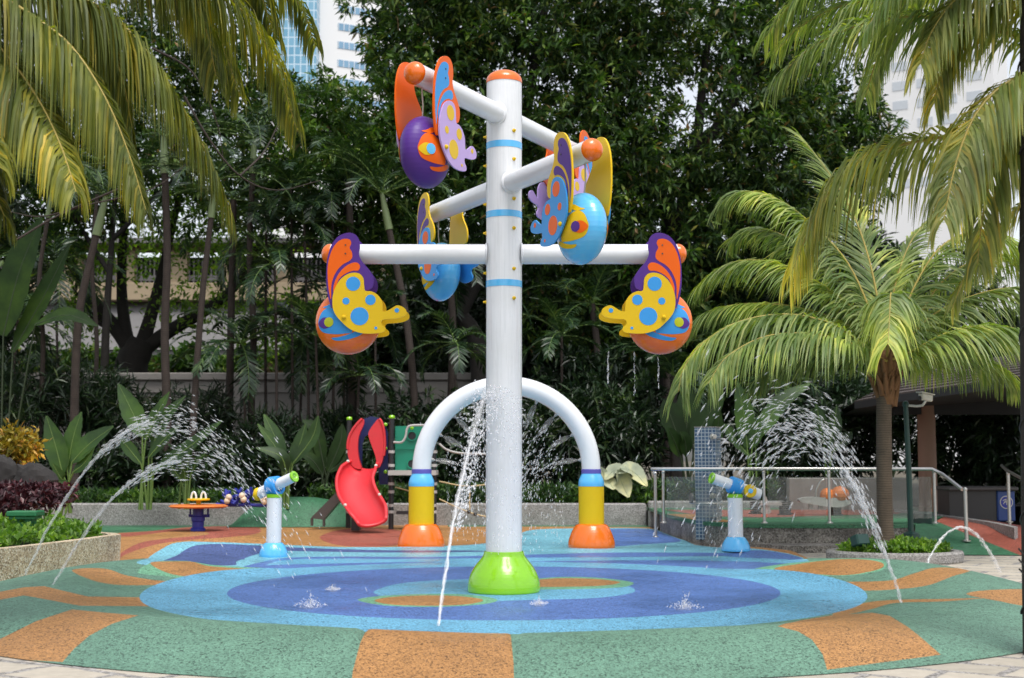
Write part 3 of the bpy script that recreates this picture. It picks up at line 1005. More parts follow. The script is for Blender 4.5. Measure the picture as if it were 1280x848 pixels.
RY = 22.35
rail = thing('glass_railing', 'stainless handrail with clear glass panels along the terrace edge', 'railing', (X(990, RY), RY, TZ))
hz = Z(586.5, RY)
pts = [P(815, 587, RY + .2), P(830, 586.5, RY), P(1000, 586.5, RY), P(1165, 586, RY)]
pts = [np.array((p[0], p[1], hz)) for p in pts] + [P(1178, 593, 22.0), P(1203, 612, 21.4)]
m = MB(); m.tube(pts, .030, 14); m.build('handrail', STEEL, rail)
RPX = [(828, RY + .15), (953, RY), (1034, RY), (1165, RY)]
for px, y_ in RPX:
    x_ = X(px, y_)
    m = MB(); m.tube([(x_, y_, TZ - .01), (x_, y_, hz - .05)], .026, 12); m.lathe([(.06, TZ + .001), (.06, TZ + .012), (.03, TZ + .03)], (x_, y_, 0), 16)
    m.ball((x_, y_, hz - .05), (.032, .032, .032)); m.build('railing_post', STEEL, rail)
for px, y_, zb, zt in ((818, 24.9, 0.03, Z(592, 24.9)), (1203, 21.3, .18, Z(612, 21.3))):
    x_ = X(px, y_)
    m = MB(); m.tube([(x_, y_, zb), (x_, y_, zt)], .030, 12); m.lathe([(.065, zb), (.065, zb + .015), (.034, zb + .03)], (x_, y_, 0), 16)
    m.ball((x_, y_, zt), (.036, .036, .036)); m.build('railing_post', STEEL, rail)


def glass():
    m_, nt_, b = nmat('clear_railing_glass')
    tr = nt_.nodes.new('ShaderNodeBsdfTransparent'); tr.inputs[0].default_value = (.86, .88, .87, 1)
    gl = nt_.nodes.new('ShaderNodeBsdfGlossy'); gl.inputs['Roughness'].default_value = .03
    df = nt_.nodes.new('ShaderNodeBsdfDiffuse'); df.inputs[0].default_value = (.6, .62, .62, 1)
    fr = nt_.nodes.new('ShaderNodeFresnel'); fr.inputs[0].default_value = 1.5
    m1 = nt_.nodes.new('ShaderNodeMixShader'); m1.inputs[0].default_value = .10
    nt_.links.new(tr.outputs[0], m1.inputs[1]); nt_.links.new(df.outputs[0], m1.inputs[2])
    m2 = nt_.nodes.new('ShaderNodeMixShader'); nt_.links.new(fr.outputs[0], m2.inputs[0])
    nt_.links.new(m1.outputs[0], m2.inputs[1]); nt_.links.new(gl.outputs[0], m2.inputs[2])
    nt_.links.new(m2.outputs[0], nt_.nodes['Material Output'].inputs[0])
    return m_


GLASS = glass()
for a, b in ((832, 949), (957, 1030), (1038, 1161)):
    x0, x1 = X(a, RY), X(b, RY)
    m = MB(); m.box(((x0 + x1) / 2, RY, (TZ + .08 + hz - .13) / 2), (x1 - x0, .012, hz - .21 - TZ))
    m.build('glass_panel', GLASS, rail)
r2 = thing('handrail_end', 'short stainless handrail on a single post at the far right', 'railing', (X(1257, 23), 23, .4))
m = MB(); m.tube([(X(1257, 23), 23, .36), (X(1257, 23), 23, Z(592, 23))], .028, 12); m.ball((X(1257, 23), 23, Z(592, 23)), (.034,) * 3)
m.lathe([(.06, .40), (.06, .412), (.03, .425)], (X(1257, 23), 23, 0), 14); m.build('railing_post', STEEL, r2)
m = MB(); m.tube([P(1252, 582, 23.4), P(1258, 588, 23), P(1280, 600, 22), P(1300, 612, 21.2)], .026, 12); m.build('handrail', STEEL, r2)

# back curb, tall grey wall behind terrace, soil
m = MB(); m.box((-6.2, 30.2, .22), (18.4, .35, .54), bev=.03)
single(m.build('planter_curb', CURBSTONE), 'long grey granite planter curb behind the playground', 'curb')
m = MB(); x0, x1 = 3.0, X(985, 29)
m.box(((x0 + x1) / 2, 29.6, .27), (x1 - x0, .3, .58), bev=.03)
single(m.build('planter_curb', CURBSTONE), 'grey granite planter curb seen through the glass railing', 'curb')
m = MB(); x0, x1 = X(985, 28.2), X(1132, 28.2)
m.box(((x0 + x1) / 2, 28.4, .52), (x1 - x0, .3, 1.12), bev=.02)
single(m.build('planter_wall', CEMENT), 'plain grey rendered wall behind the glass railing', 'wall')
m = MB()
m.add([(-26, 30.3, .42), (24, 30.3, .42), (24, 60, .42), (-26, 60, .42)], [(0, 1, 2, 3)])
m.add([(-26, 21.9, .40), (-13, 21.9, .40), (-13, 30.3, .40), (-26, 30.3, .40)], [(0, 1, 2, 3)])
tag(m.build('planting_bed', SOIL), 'dark planting soil behind the curbs', kind='structure')
# green rubber mound against the curb
m = MB()
mx = X(373, 29.3)
xs = np.linspace(-1.5, 1.35, 30); ys = np.linspace(0, 1, 10)
V = []
for t_ in ys:
    for x_ in xs:
        hh = .62 * min(1, max(0, 1 - abs((x_ + .05) / 1.4) ** 2.6)) ** .7
        V.append((mx + x_, 29.98 - (1 - t_) * .9, .018 + hh * math.sin(t_ * PI / 2)))
F = [(i * 30 + j, i * 30 + j + 1, (i + 1) * 30 + j + 1, (i + 1) * 30 + j) for i in range(9) for j in range(29)]
m.add(V, F, 0, True)
tag(m.build('rubber_mound', RUB_DKGREEN), 'green rubber climbing mound against the back curb', kind='structure')

# ------------------------------------------------------------------ left planter
pw = crom([(-8.2, 12.6), (-7.0, 13.8), (-6.1, 15.4), (-5.68, 17.0), (-5.44, 18.75)], 8)
pw = [tuple(p) for p in pw] + [(-5.62, 19.15), (-6.4, 19.9), (-8, 20.9), (-10, 21.5), (-16, 22)]
inn = []
for i, p in enumerate(pw):
    a = np.array(pw[max(0, i - 1)]); b = np.array(pw[min(len(pw) - 1, i + 1)])
    t_ = (b - a) / np.linalg.norm(b - a)
    inn.append((p[0] - t_[1] * .16, p[1] + t_[0] * .16))
m = MB()
m.prism(pw + inn[::-1], lambda a, b, d: (a, b, d), -.03, .425)
single(m.build('planter_wall', WALLSTONE), 'curved tan pebble-finish planter wall at the left edge', 'wall')
m = MB(); m.add([(a, b, .33) for a, b in inn] + [(-20, 22, .33), (-20, 12, .33)], [tuple(range(len(inn) + 2))])
tag(m.build('planter_soil', SOIL), 'soil inside the left planter', kind='structure')

# ------------------------------------------------------------------ leaves


def nrm(a):
    return a / (np.linalg.norm(a, axis=-1, keepdims=True) + 1e-9)


def leaf_quads(base, d, L, W, up=None, droop=.12):
    n = len(base)
    d = nrm(d)
    up = nrm(rng.normal(size=(n, 3)) * .5 + np.array((0, 0, 1.))) if up is None else up
    s = nrm(np.cross(d, up))
    n2 = np.cross(s, d)
    L = np.broadcast_to(np.asarray(L, float), (n,))[:, None]
    W = np.broadcast_to(np.asarray(W, float), (n,))[:, None]
    mid = base + d * L * .5
    tip = base + d * L + np.array((0, 0, -1.)) * L * droop
    return np.stack([base, mid + s * W / 2 + n2 * W * .12, tip, mid - s * W / 2 + n2 * W * .12], 1)


def crown(blobs, ncl, per, L, W, out=.5, droop=.2, shell=.45, spread=.28, updir=.2):
    """blobs: (centre, radii). ncl clumps of per leaves in an uneven shell"""
    vol = np.array([b[1][0] * b[1][2] for b in blobs], float)
    ks = rng.choice(len(blobs), ncl, p=vol / vol.sum())
    C = np.array([b[0] for b in blobs], float)[ks]
    Rr = np.array([b[1] for b in blobs], float)[ks]
    dd = nrm(rng.normal(size=(ncl, 3)))
    rr = shell + (1 - shell) * rng.random((ncl, 1)) ** .6
    wob = 1 + .16 * np.sin(dd[:, :1] * 7 + dd[:, 2:] * 5 + ks[:, None])
    cl = C + dd * Rr * rr * wob
    base = np.repeat(cl, per, 0) + rng.normal(size=(ncl * per, 3)) * spread * .25
    d = rng.normal(size=(ncl * per, 3)) + np.repeat(dd, per, 0) * out + np.array((0, 0, updir - droop))
    LL = L * rng.uniform(.6, 1.15, ncl * per)
    return leaf_quads(base, d, LL, W * rng.uniform(.7, 1.2, ncl * per))


def frond(path, ll=.8, n=60, droop=.5, wid=.045, fwd=.55, upk=.15, segs=4, start=.08, sides=(1, -1), taper=.45, mid=.35):
    """leaflet strips along a rachis path; returns arrays of quads"""
    path = np.asarray(path, float)
    seg = np.r_[0, np.cumsum(np.linalg.norm(np.diff(path, axis=0), axis=1))]
    tot = seg[-1]
    ts = np.linspace(start, .995, n)
    Q = []
    for sd in sides:
        tt = np.clip(ts + rng.normal(size=n) * .3 / n, start, .998)
        p = np.stack([np.interp(tt * tot, seg, path[:, i]) for i in range(3)], 1)
        p2 = np.stack([np.interp(np.minimum(tt + .02, 1) * tot, seg, path[:, i]) for i in range(3)], 1)
        p1 = np.stack([np.interp(np.maximum(tt - .02, 0) * tot, seg, path[:, i]) for i in range(3)], 1)
        T = nrm(p2 - p1)
        S = np.cross(T, np.array((0, 0, 1.)))
        S = nrm(S + 1e-4) * sd
        prof = np.minimum(1, (.45 + (tt - start) / mid)) * np.clip(1 - np.maximum(0, tt - .55) / .45 * (1 - taper), .1, 1)
        L = ll * prof * rng.uniform(.85, 1.1, n)
        d = nrm(S * rng.uniform(.7, 1.0, n)[:, None] + T * (fwd + .6 * tt)[:, None] * rng.uniform(.7, 1.3, n)[:, None] + np.array((0, 0, 1.)) * (upk + rng.normal(size=n) * .12)[:, None])
        cur = p.copy()
        wv = nrm(T - d * (T * d).sum(1)[:, None] + rng.normal(size=(n, 3)) * .18)
        ws = wid * np.array([.5, 1., .85, .55, .06]) if segs == 4 else wid * np.interp(np.linspace(0, 1, segs + 1), [0, .25, .7, 1], [.5, 1, .7, .06])
        prevL, prevR = cur - wv * ws[0] / 2, cur + wv * ws[0] / 2
        dr = droop * rng.uniform(.7, 1.3, n)[:, None]
        strips = [prevL, prevR]
        for k_ in range(segs):
            cur = cur + d * (L / segs)[:, None]
            d = nrm(d + np.array((0, 0, -1.)) * dr)
            wv2 = nrm(wv - d * (wv * d).sum(1)[:, None])
            strips += [cur - wv2 * ws[k_ + 1] / 2, cur + wv2 * ws[k_ + 1] / 2]
        Q.append(np.stack(strips, 1))          # (n, 2(segs+1), 3)
    return np.concatenate(Q)


def add_strips(mb, S, m=0):
    n, k = S.shape[:2]
    base = (np.arange(n) * k)[:, None]
    F = np.concatenate([base + np.array([2 * j, 2 * j + 1, 2 * j + 3, 2 * j + 2])[None] for j in range(k // 2 - 1)])
    mb.add(S.reshape(-1, 3), F, m, True)


def make_frond(parent, path, leaf, rach=STALKY, r0=.022, **kw):
    m = MB()
    add_strips(m, frond(path, **kw), 0)
    m.tube(path, np.linspace(r0, .004, len(path)), 5, 1, caps=False)
    return m.build('frond', [leaf, rach], parent)


def arc_path(p0, az, el, length, curl, n=12):
    p = np.array(p0, float); pts = [p.copy()]
    for i in range(n):
        e = el - curl * ((i + .5) / n) ** 1.3
        p = p + np.array((math.cos(az) * math.cos(e), math.sin(az) * math.cos(e), math.sin(e))) * length / n
        pts.append(p.copy())
    return np.array(pts)


def pxpath(pts, Y, Y2=None, k=5):
    n = len(pts)
    ys = np.linspace(Y, Y if Y2 is None else Y2, n)
    return crom([P(a, b, y) for (a, b), y in zip(pts, ys)], k)


# ---- coconut palm in the round planter (right)
CY = 19.4
cx = X(1108, CY)
coco = thing('coconut_palm', 'short coconut palm with arching yellow-green fronds in the round planter', 'palm tree', (cx, CY, .1))
m = MB(); m.tube(pxpath([(1108, 690), (1106, 640), (1105, 560), (1105, 500), (1106, 470)], CY), np.interp(np.linspace(0, 1, 21), [0, .12, 1], [.19, .115, .105]), 16)
m.build('trunk', BARKC, coco)
m = MB()
cb = P(1107, 470, CY)
for i in range(26):
    a = i / 26 * 2 * PI * 2.6 + R.uniform(-.2, .2)
    z0 = -.38 + .7 * i / 26
    p0 = cb + np.array((math.cos(a) * .10, math.sin(a) * .10, z0))
    o_ = R.uniform(.05, .20)
    p1 = p0 + np.array((math.cos(a) * o_, math.sin(a) * o_, R.uniform(.12, .34)))
    m.tube([p0 - np.array((0, 0, .06)), (p0 * .55 + p1 * .45) + np.array((0, 0, -.015)), p1], [.055, .042, .016], 6)
    for q_ in range(2):
        p2 = p0 + np.array((R.uniform(-.1, .1), R.uniform(-.1, .1), R.uniform(-.2, -.02)))
        m.tube([p0, (p0 + p2) / 2 + np.array((math.cos(a) * .05, math.sin(a) * .05, 0)), p2], .008, 4)
m.lathe(crom([(.108, -.42), (.125, -.25), (.14, .0), (.11, .25), (.04, .5)], 3), cb, 14)
m.build('fibre_crown', FIBRE, coco)
CR = (1108, 452)
FR = [
    (([CR, (1075, 428), (1040, 405), (985, 393), (925, 402), (880, 428), (855, 460), (848, 490)], CY, CY - .6), COCOG, dict(ll=.95, droop=.5)),
    (([CR, (1080, 420), (1035, 395), (975, 381), (920, 381), (880, 392), (858, 412)], CY + .3, CY + 1.0), COCOG, dict(ll=.7, droop=.45)),
    (([CR, (1085, 405), (1040, 365), (990, 335), (940, 325), (900, 335), (872, 358)], CY + .2, CY + 1.0), COCOG, dict(ll=.85, droop=.35)),
    (([CR, (1090, 395), (1060, 330), (1020, 285), (970, 248), (925, 240), (898, 258)], CY + .2, CY + 1.2), COCOG, dict(ll=.85, droop=.45)),
    (([CR, (1098, 380), (1085, 320), (1065, 265), (1035, 215), (1000, 170)], CY + .2, CY + 1.6), COCOG, dict(ll=.7, droop=.15, fwd=.9)),
    (([CR, (1112, 395), (1122, 345), (1140, 300), (1165, 270)], CY + .3, CY + 1.4), COCOG, dict(ll=.55, droop=.25, fwd=1.3)),
    (([CR, (1090, 400), (1040, 340), (990, 300), (945, 285), (915, 300)], CY + .5, CY + 1.8), COCOG, dict(ll=.8, droop=.4)),
    (([CR, (1140, 410), (1180, 350), (1235, 320), (1290, 325), (1330, 350)], CY + .4, CY + 1.5), COCOG, dict(ll=.85, droop=.45)),
    (([CR, (1070, 432), (1020, 418), (960, 420), (910, 445), (885, 480)], CY - .1, CY - 1.2), COCOG, dict(ll=.9, droop=.5)),
    (([CR, (1125, 405), (1145, 355), (1175, 310), (1215, 290), (1260, 300), (1290, 325)], CY, CY + .6), COCOG, dict(ll=.9, droop=.4)),
    (([CR, (1135, 425), (1165, 395), (1210, 372), (1260, 360), (1310, 362), (1340, 385)], CY, CY + .4), COCOG, dict(ll=.9, droop=.45)),
    (([CR, (1140, 440), (1175, 420), (1220, 408), (1265, 410), (1310, 425)], CY - .1, CY - .8), COCOG, dict(ll=.9, droop=.45)),
    (([CR, (1112, 410), (1114, 382), (1114, 367), (1113, 372), (1112, 395), (1110, 430)], CY - .05, CY - 1.5), COCOG, dict(ll=.66, droop=.75, fwd=.35, taper=.8)),
    (([CR, (1065, 440), (1020, 435), (975, 450), (940, 480)], CY + .3, CY + 1.4), COCOG, dict(ll=.75, droop=.5)),
    (([CR, (1150, 450), (1195, 440), (1240, 455), (1275, 485)], CY + .3, CY + 1.4), COCOG, dict(ll=.75, droop=.5)),
]
for (pp, y1, y2), lm, kw in FR:
    kw['ll'] *= 1.18; kw['droop'] *= 1.05
    make_frond(coco, pxpath(pp, y1, y2), lm, n=135, wid=.033, **{'upk': -.18, **kw})

# ---- coconut palm whose trunk stands at the right edge, crown above the frame
ey = 10.2
ex = 4.10
edge = thing('coconut_palm', 'dark coconut trunk at the right edge wound with light wires, fronds hanging in from above', 'palm tree', (ex, ey, 0))
m = MB(); m.tube([(4.015, ey, -.02), (4.015, ey, 1), (4.06, ey, 3), (4.125, ey, 5.1)], [.17, .15, .14, .13], 16); m.build('trunk', BARKD, edge)
m = MB()
zz = np.linspace(.3, 4.9, 160)
m.tube([(3.99 + .028 * t_ + .156 * math.cos(t_ * 9), ey + .158 * math.sin(t_ * 9), t_) for t_ in zz], .008, 5)
for t_ in (.55, .62, .7):
    m.tube([(3.88, ey - .08, t_), (3.84, ey - .1, t_ + .04), (3.79, ey - .1, t_ + .10)], .007, 5)
m.build('light_wire', BLACK, edge)
EF = [
    (([(1330, 70), (1275, 47), (1215, 30), (1150, 20), (1085, 28), (1030, 50), (992, 78), (966, 106)], 10.6, 11.0), COCOG, dict(ll=.75, droop=.45, n=80)),
    (([(1330, 60), (1290, 88), (1250, 110), (1222, 140), (1203, 180), (1190, 225), (1180, 275)], 10.4, 10.0), COCO, dict(ll=.85, droop=.75, n=80)),
    (([(1340, 160), (1270, 160), (1200, 168), (1140, 178), (1090, 192), (1050, 222), (1020, 268), (1002, 310), (988, 345)], 11.0, 11.6), COCO, dict(ll=1.05, droop=.75, n=90)),
    (([(1330, -30), (1270, -50), (1200, -50), (1130, -30), (1070, 5), (1040, 40)], 10.8, 11.2), COCOG, dict(ll=.8, droop=.5, n=80)),
    (([(1330, -20), (1290, -30), (1240, -25), (1195, 0), (1165, 40), (1150, 80)], 10.5, 10.2), COCO, dict(ll=.8, droop=.6, n=80)),
    (([(1330, -40), (1260, -30), (1190, -18), (1120, -6), (1050, 8), (1000, 34), (968, 66)], 11.8, 12.6), COCOG, dict(ll=.6, droop=.4, n=80)),
    (([(1330, 20), (1290, 10), (1240, 15), (1200, 45), (1178, 85), (1168, 130)], 10.7, 10.6), COCO, dict(ll=.8, droop=.6, n=80)),
    (([(1340, 120), (1300, 130), (1262, 165), (1240, 215), (1228, 275), (1222, 330)], 10.6, 10.5), COCO, dict(ll=.8, droop=.7, n=80)),
    (([(1330, -90), (1265, -70), (1190, -40), (1130, 10), (1098, 70), (1082, 120)], 11.9, 12.6), COCOG, dict(ll=.7, droop=.45, n=80)),
    (([(1340, -60), (1300, -80), (1230, -75), (1160, -50), (1110, -5), (1082, 40)], 10.2, 10.2), COCOG, dict(ll=.75, droop=.45, n=80)),
    (([(1340, 210), (1310, 225), (1270, 262), (1235, 305), (1205, 350), (1190, 385)], 11.4, 11.8), COCO, dict(ll=.55, droop=.3, n=60)),
    (([(1330, -60), (1250, -85), (1150, -80), (1050, -40), (985, 10), (955, 50)], 11.6, 12.4), COCOG, dict(ll=.75, droop=.45, n=80)),
]
for (pp, y1, y2), lm, kw in EF:
    kw['n'] = int(kw['n'] * 1.6); kw['droop'] *= 1.3
    make_frond(edge, pxpath(pp, y1, y2), lm, wid=.028, r0=.022, upk=.05, fwd=.42, taper=.35, **kw)

# ---- coconut palm standing off the left edge
ly = 10.5
lx = X(-150, ly)
left = thing('coconut_palm', 'coconut palm off the left edge with long yellowish fronds drooping into the picture', 'palm tree', (lx, ly, 0))
m = MB(); m.tube([(lx, ly, 0), (lx + .05, ly, 3), (lx + .1, ly, 5.9)], [.18, .15, .13], 14); m.build('trunk', BARKC, left)
LF = [
    (([(-120, -110), (-30, -60), (60, -20), (125, 10), (180, 60), (225, 130), (262, 200), (290, 272)], 10.4, 10.8), COCOD, dict(ll=1.0, droop=.85, n=100)),
    (([(-120, -90), (-40, -30), (40, 20), (90, 60), (130, 120), (160, 190), (182, 262)], 10.2, 10.0), COCOD, dict(ll=1.0, droop=.85, n=100)),
    (([(-120, -130), (0, -120), (120, -90), (220, -50), (290, 0), (340, 70), (372, 165)], 10.8, 12.0), COCOD, dict(ll=.95, droop=.8, n=100)),
    (([(-120, -70), (-60, 0), (0, 60), (45, 120), (75, 180), (95, 240)], 10.3, 9.6), COCOD, dict(ll=.95, droop=.9, n=90)),
    (([(-120, -130), (-20, -140), (90, -120), (180, -80), (240, -20), (275, 50), (300, 120)], 11.2, 12.4), COCOD, dict(ll=.95, droop=.85, n=90)),
    (([(-120, -60), (-80, 20), (-50, 90), (-20, 150), (0, 210)], 10.0, 9.4), COCOD, dict(ll=.9, droop=.9, n=80)),
    (([(-100, -60), (-20, -50), (60, -35), (120, 20), (150, 90), (165, 160)], 10.6, 10.6), COCOD, dict(ll=1.0, droop=.85, n=90)),
    (([(-80, -130), (40, -130), (140, -90), (215, -40), (255, 30), (270, 95)], 10.9, 11.6), COCOD, dict(ll=1.0, droop=.8, n=90)),
    (([(-60, -150), (80, -150), (200, -130), (280, -80), (320, -20), (345, 50)], 11.4, 12.4), COCOD, dict(ll=1.1, droop=.8, n=90)),
    (([(-120, -10), (-90, 70), (-50, 150), (-20, 210), (5, 270)], 10.2, 9.8), COCOD, dict(ll=.9, droop=.9, n=80)),
    (([(-100, -120), (60, -130), (200, -100), (300, -60), (370, 0), (395, 60)], 11.6, 13.2), COCOD, dict(ll=.8, droop=.8, n=90)),
]
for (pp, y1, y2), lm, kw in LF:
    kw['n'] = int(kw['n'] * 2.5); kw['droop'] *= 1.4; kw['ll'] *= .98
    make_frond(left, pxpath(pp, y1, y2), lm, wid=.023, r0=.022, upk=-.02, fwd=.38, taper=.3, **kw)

# ---- round planter
m = MB()
rpx, rpy = X(1113, 19.5), 19.5
m.lathe([(.94, -.02), (.97, .02), (.98, .13), (.96, .16), (.84, .16), (.83, .08), (.0, .08)], (0, 0, 0), 48, m=[0, 0, 0, 0, 0, 1])
for v in m.v:
    v[:, 1] *= .75; v += np.array((rpx, rpy, 0))
single(m.build('round_planter', [CURBSTONE, SOIL]), 'low oval granite planter ring around the coconut palm', 'planter')


def cover(name, label, pts_fn, n, L, W, mat_, h=.15, up=.7):
    b = pts_fn(n)
    b = b + np.c_[np.zeros((n, 2)), rng.random(n) * h]
    d = rng.normal(size=(n, 3)) * .7 + np.array((0, 0, up))
    m_ = MB(); m_.quads(leaf_quads(b, d, L * rng.uniform(.6, 1.2, n), W * rng.uniform(.7, 1.2, n)))
    return tag(m_.build(name, mat_), label, kind='stuff')


def disc_pts(cx_, cy_, rx, ry, z):
    def f(n):
        a = rng.random(n) * 2 * PI; r_ = np.sqrt(rng.random(n))
        bump_ = .10 * (1 - r_ ** 2)
        return np.c_[cx_ + rx * r_ * np.cos(a), cy_ + ry * r_ * np.sin(a), z + bump_]
    return f


def poly_pts(poly, zf):
    poly = np.array(poly)
    def f(n):
        lo, hi = poly.min(0), poly.max(0)
        p = lo + rng.random((n * 6, 2)) * (hi - lo)
        p = p[pip(p, poly)][:n]
        while len(p) < n:
            p = np.r_[p, p][:n]
        return np.c_[p, zf(p)]
    return f


cover('ground_cover', 'bright green ground cover in the round planter', disc_pts(rpx, rpy, .8, .58, .08), 2600, .10, .045, GRASSY, .14)
lp_poly = [(p[0] - .12, p[1] + .0) for p in inn[6:]] + [(-11, 21.6), (-11, 15)]
lp_poly = [(-6.3, 15.4), (-5.9, 17.0), (-5.68, 18.7), (-5.9, 19.2), (-7.2, 20.2), (-10, 20.6), (-10.5, 15.0), (-7.4, 13.9)]
cover('ground_cover', 'bright green ground cover filling the left planter',
      poly_pts(lp_poly, lambda p: .33 + .12 * np.clip((-5.7 - p[:, 0]), 0, 1.2) + .05 * np.sin(p[:, 0] * 4) * np.sin(p[:, 1] * 3.1)), 15000, .12, .06, GRASSY, .16)
cover('ground_cover', 'low green border plants behind the left part of the curb', poly_pts([(-12, 30.4), (-5.2, 30.4), (-5.2, 31.3), (-12, 31.3)], lambda p: .42 + 0 * p[:, 0]), 5000, .22, .05, LOWG, .28)
cover('ground_cover', 'low green border plants behind the slide and arch', poly_pts([(-4.6, 30.4), (2.7, 30.4), (2.7, 31.2), (-4.6, 31.2)], lambda p: .42 + 0 * p[:, 0]), 6000, .22, .05, LOWG, .42)
cover('ground_cover', 'low green border plants beside the railing', poly_pts([(1.9, 30.4), (6, 30.4), (6, 31.2), (1.9, 31.2)], lambda p: .42 + 0 * p[:, 0]), 3500, .22, .06, LOWG, .5)
mh = poly_pts([(-11, 19.4), (-7.0, 19.6), (-6.6, 20.4), (-7.6, 21.6), (-11, 21.8)], lambda p: .38 + .40 * np.clip((p[:, 1] - 19.3) / .7, 0, 1))
cover('hedge_mass', 'maroon leafy hedge mass at the back of the left planter', mh, 14000, .13, .06, MAROON, .28, .5)

# ---- shrubs


def shrub(name, label, cat, px, py, Y, w_, h_, n, L, W, mat_, group=None, updir=.2, per=14, z0=.42):
    x_ = X(px, Y)
    root = thing(name, label, cat, (x_, Y, z0), group)
    c_ = (x_, Y, Z(py, Y))
    m_ = MB(); m_.quads(crown([(c_, (w_ / 2, w_ / 2.4, h_ / 2))], n // per, per, L, W, .6, .1, .3, .3, updir))
    m_.build('foliage', mat_, root)
    m_ = MB()
    for i in range(5):
        m_.tube([(x_ + R.uniform(-.15, .15), Y + R.uniform(-.1, .1), z0 - .02), (x_ + R.uniform(-.3, .3) * w_, Y + R.uniform(-.2, .2), c_[2] + h_ * .1)], [.03, .012], 5)
    m_.build('stem', BARKD, root)


shrub('croton_shrub', 'golden yellow croton shrub above the dark rocks', 'shrub', 20, 562, 23.5, .80, .70, 1100, .17, .06, CROTON, per=12)
SG = 'dark strap-leaved shrubs in the back bed'
for px, py, Y, w_, h_, n, lb in [
        (20, 505, 33, 2.6, 2.2, 3000, 'dark strap-leaved shrub at the far left under the palms'),
        (95, 500, 34, 2.4, 2.0, 2600, 'dark strap-leaved shrub left of the pale boundary wall'),
        (150, 520, 34, 2.3, 1.7, 2600, 'dark strap-leaved shrub below the boundary wall, left of the first fountain arc'),
        (245, 525, 34, 2.2, 1.7, 2400, 'dark strap-leaved shrub right of the slanting palm trunk'),
        (340, 560, 33, 2.2, 1.6, 2400, 'dark strap-leaved shrub behind the left water cannon'),
        (420, 560, 34, 2.6, 2.2, 3000, 'dark strap-leaved shrub behind the red slide')]:
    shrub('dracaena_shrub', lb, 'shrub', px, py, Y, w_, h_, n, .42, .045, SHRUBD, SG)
SG3 = 'low dark understory shrubs behind the back curb'
for px, lb in ((40, 'low dark shrub behind the boulders at the far left'), (125, 'low dark shrub at the foot of the paddle-leaved plant left of the fountain arcs'), (165, 'low dark shrub between the two left paddle-leaved plants'),
               (215, 'low dark shrub behind the thin green stalks'), (275, 'low dark shrub above the orange play table'), (325, 'low dark shrub above the bead toy'),
               (395, 'low dark shrub behind the green mound'), (455, 'low dark shrub directly behind the navy arch panel')):
    shrub('understory_shrub', lb, 'shrub', px, 597 + R.uniform(-6, 6), 32 + R.uniform(-.4, .4), 1.9, 1.5, 1300, .30, .075, SHRUBD, SG3, updir=.1)
SG2 = 'dark umbrella-leaved shrubs behind the arch'
for px, py, Y, w_, h_, n, lb in [
        (520, 560, 33, 2.6, 2.6, 3400, 'dark shrub behind the green climbing panel'),
        (600, 560, 33, 2.6, 2.8, 3400, 'dark shrub behind the left half of the arch'),
        (690, 560, 33, 2.6, 2.8, 3600, 'dark shrub seen through the right half of the arch'),
        (770, 545, 32.5, 2.5, 3.0, 3800, 'dark shrub just right of the arch above the dead leaf'),
        (735, 490, 34, 2.6, 2.2, 3400, 'dark umbrella-leaved shrub above the right shoulder of the arch'),
        (990, 560, 33, 3.2, 2.2, 3400, 'dark shrub behind the breaking water drops at right'),
        (1060, 530, 34, 3.0, 3.0, 3400, 'dark shrub left of the coconut trunk'),
        (1200, 560, 33, 3.0, 2.4, 3600, 'spiky dark shrub under the pavilion roof right of the column'),
        (1265, 560, 32, 2.4, 2.4, 3000, 'dark shrub at the right edge under the pavilion')]:
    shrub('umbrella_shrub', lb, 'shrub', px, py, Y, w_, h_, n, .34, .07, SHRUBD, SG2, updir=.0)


# ---- paddle-leaved plants


def paddle(p0, p1, p2, width, n=14, sagx=0.0):
    """leaf blade from p0 (base) through p1 to p2 (tip), folded along its midrib"""
    path = crom([p0, p1, p2], n // 2)
    k_ = len(path)
    T = nrm(np.gradient(path, axis=0))
    side = nrm(np.cross(T, np.array((0, -.8, .6))))
    nn = np.cross(side, T)
    s = np.linspace(0, 1, k_)
    wd = width * np.sin(PI * np.clip(s, .02, .985) ** .8) ** .7 / 2
    ed = 1 + rng.normal(size=k_) * .05
    A = path + side * (wd * ed)[:, None] + nn * (wd * .25)[:, None]
    B = path - side * (wd * ed)[:, None] + nn * (wd * .25)[:, None]
    V = np.stack([A, path, B], 1).reshape(-1, 3)
    F = [(3 * i + a, 3 * i + a + 1, 3 * i + a + 4, 3 * i + a + 3) for i in range(k_ - 1) for a in (0, 1)]
    return V, F, path


def heliconia(label, px, Y, leaves, group, z0=.42, mat_=PADDLE, name='heliconia_plant', wid=.36):
    """leaves: (base px, base py, mid px, mid py, tip px, tip py, depth offset, width factor)"""
    x_ = X(px, Y)
    root = thing(name, label, 'leafy plant', (x_, Y, z0), group)
    for bx, by, mx_, my_, tx, ty, dy, wf in leaves:
        a, b, c = P(bx, by, Y + dy * .4), P(mx_, my_, Y + dy * .8), P(tx, ty, Y + dy * 1.2)
        V, F, path = paddle(a, b, c, wid * wf)
        m_ = MB(); m_.add(V, F, 0, True)
        foot = np.array((x_ + R.uniform(-.12, .12), Y + R.uniform(-.1, .1), z0 - .03))
        st = crom([foot, foot * .45 + a * .55 + np.array((0, 0, .12)), a], 4)
        m_.tube(np.r_[st[:-1], path[::2]], np.interp(np.linspace(0, 1, len(st) - 1 + len(path[::2])), [0, .5, 1], [.028, .018, .004]), 6, 1, caps=False)
        m_.build('leaf', [mat_, STALKD if mat_ is PADDLED else STALK], root)


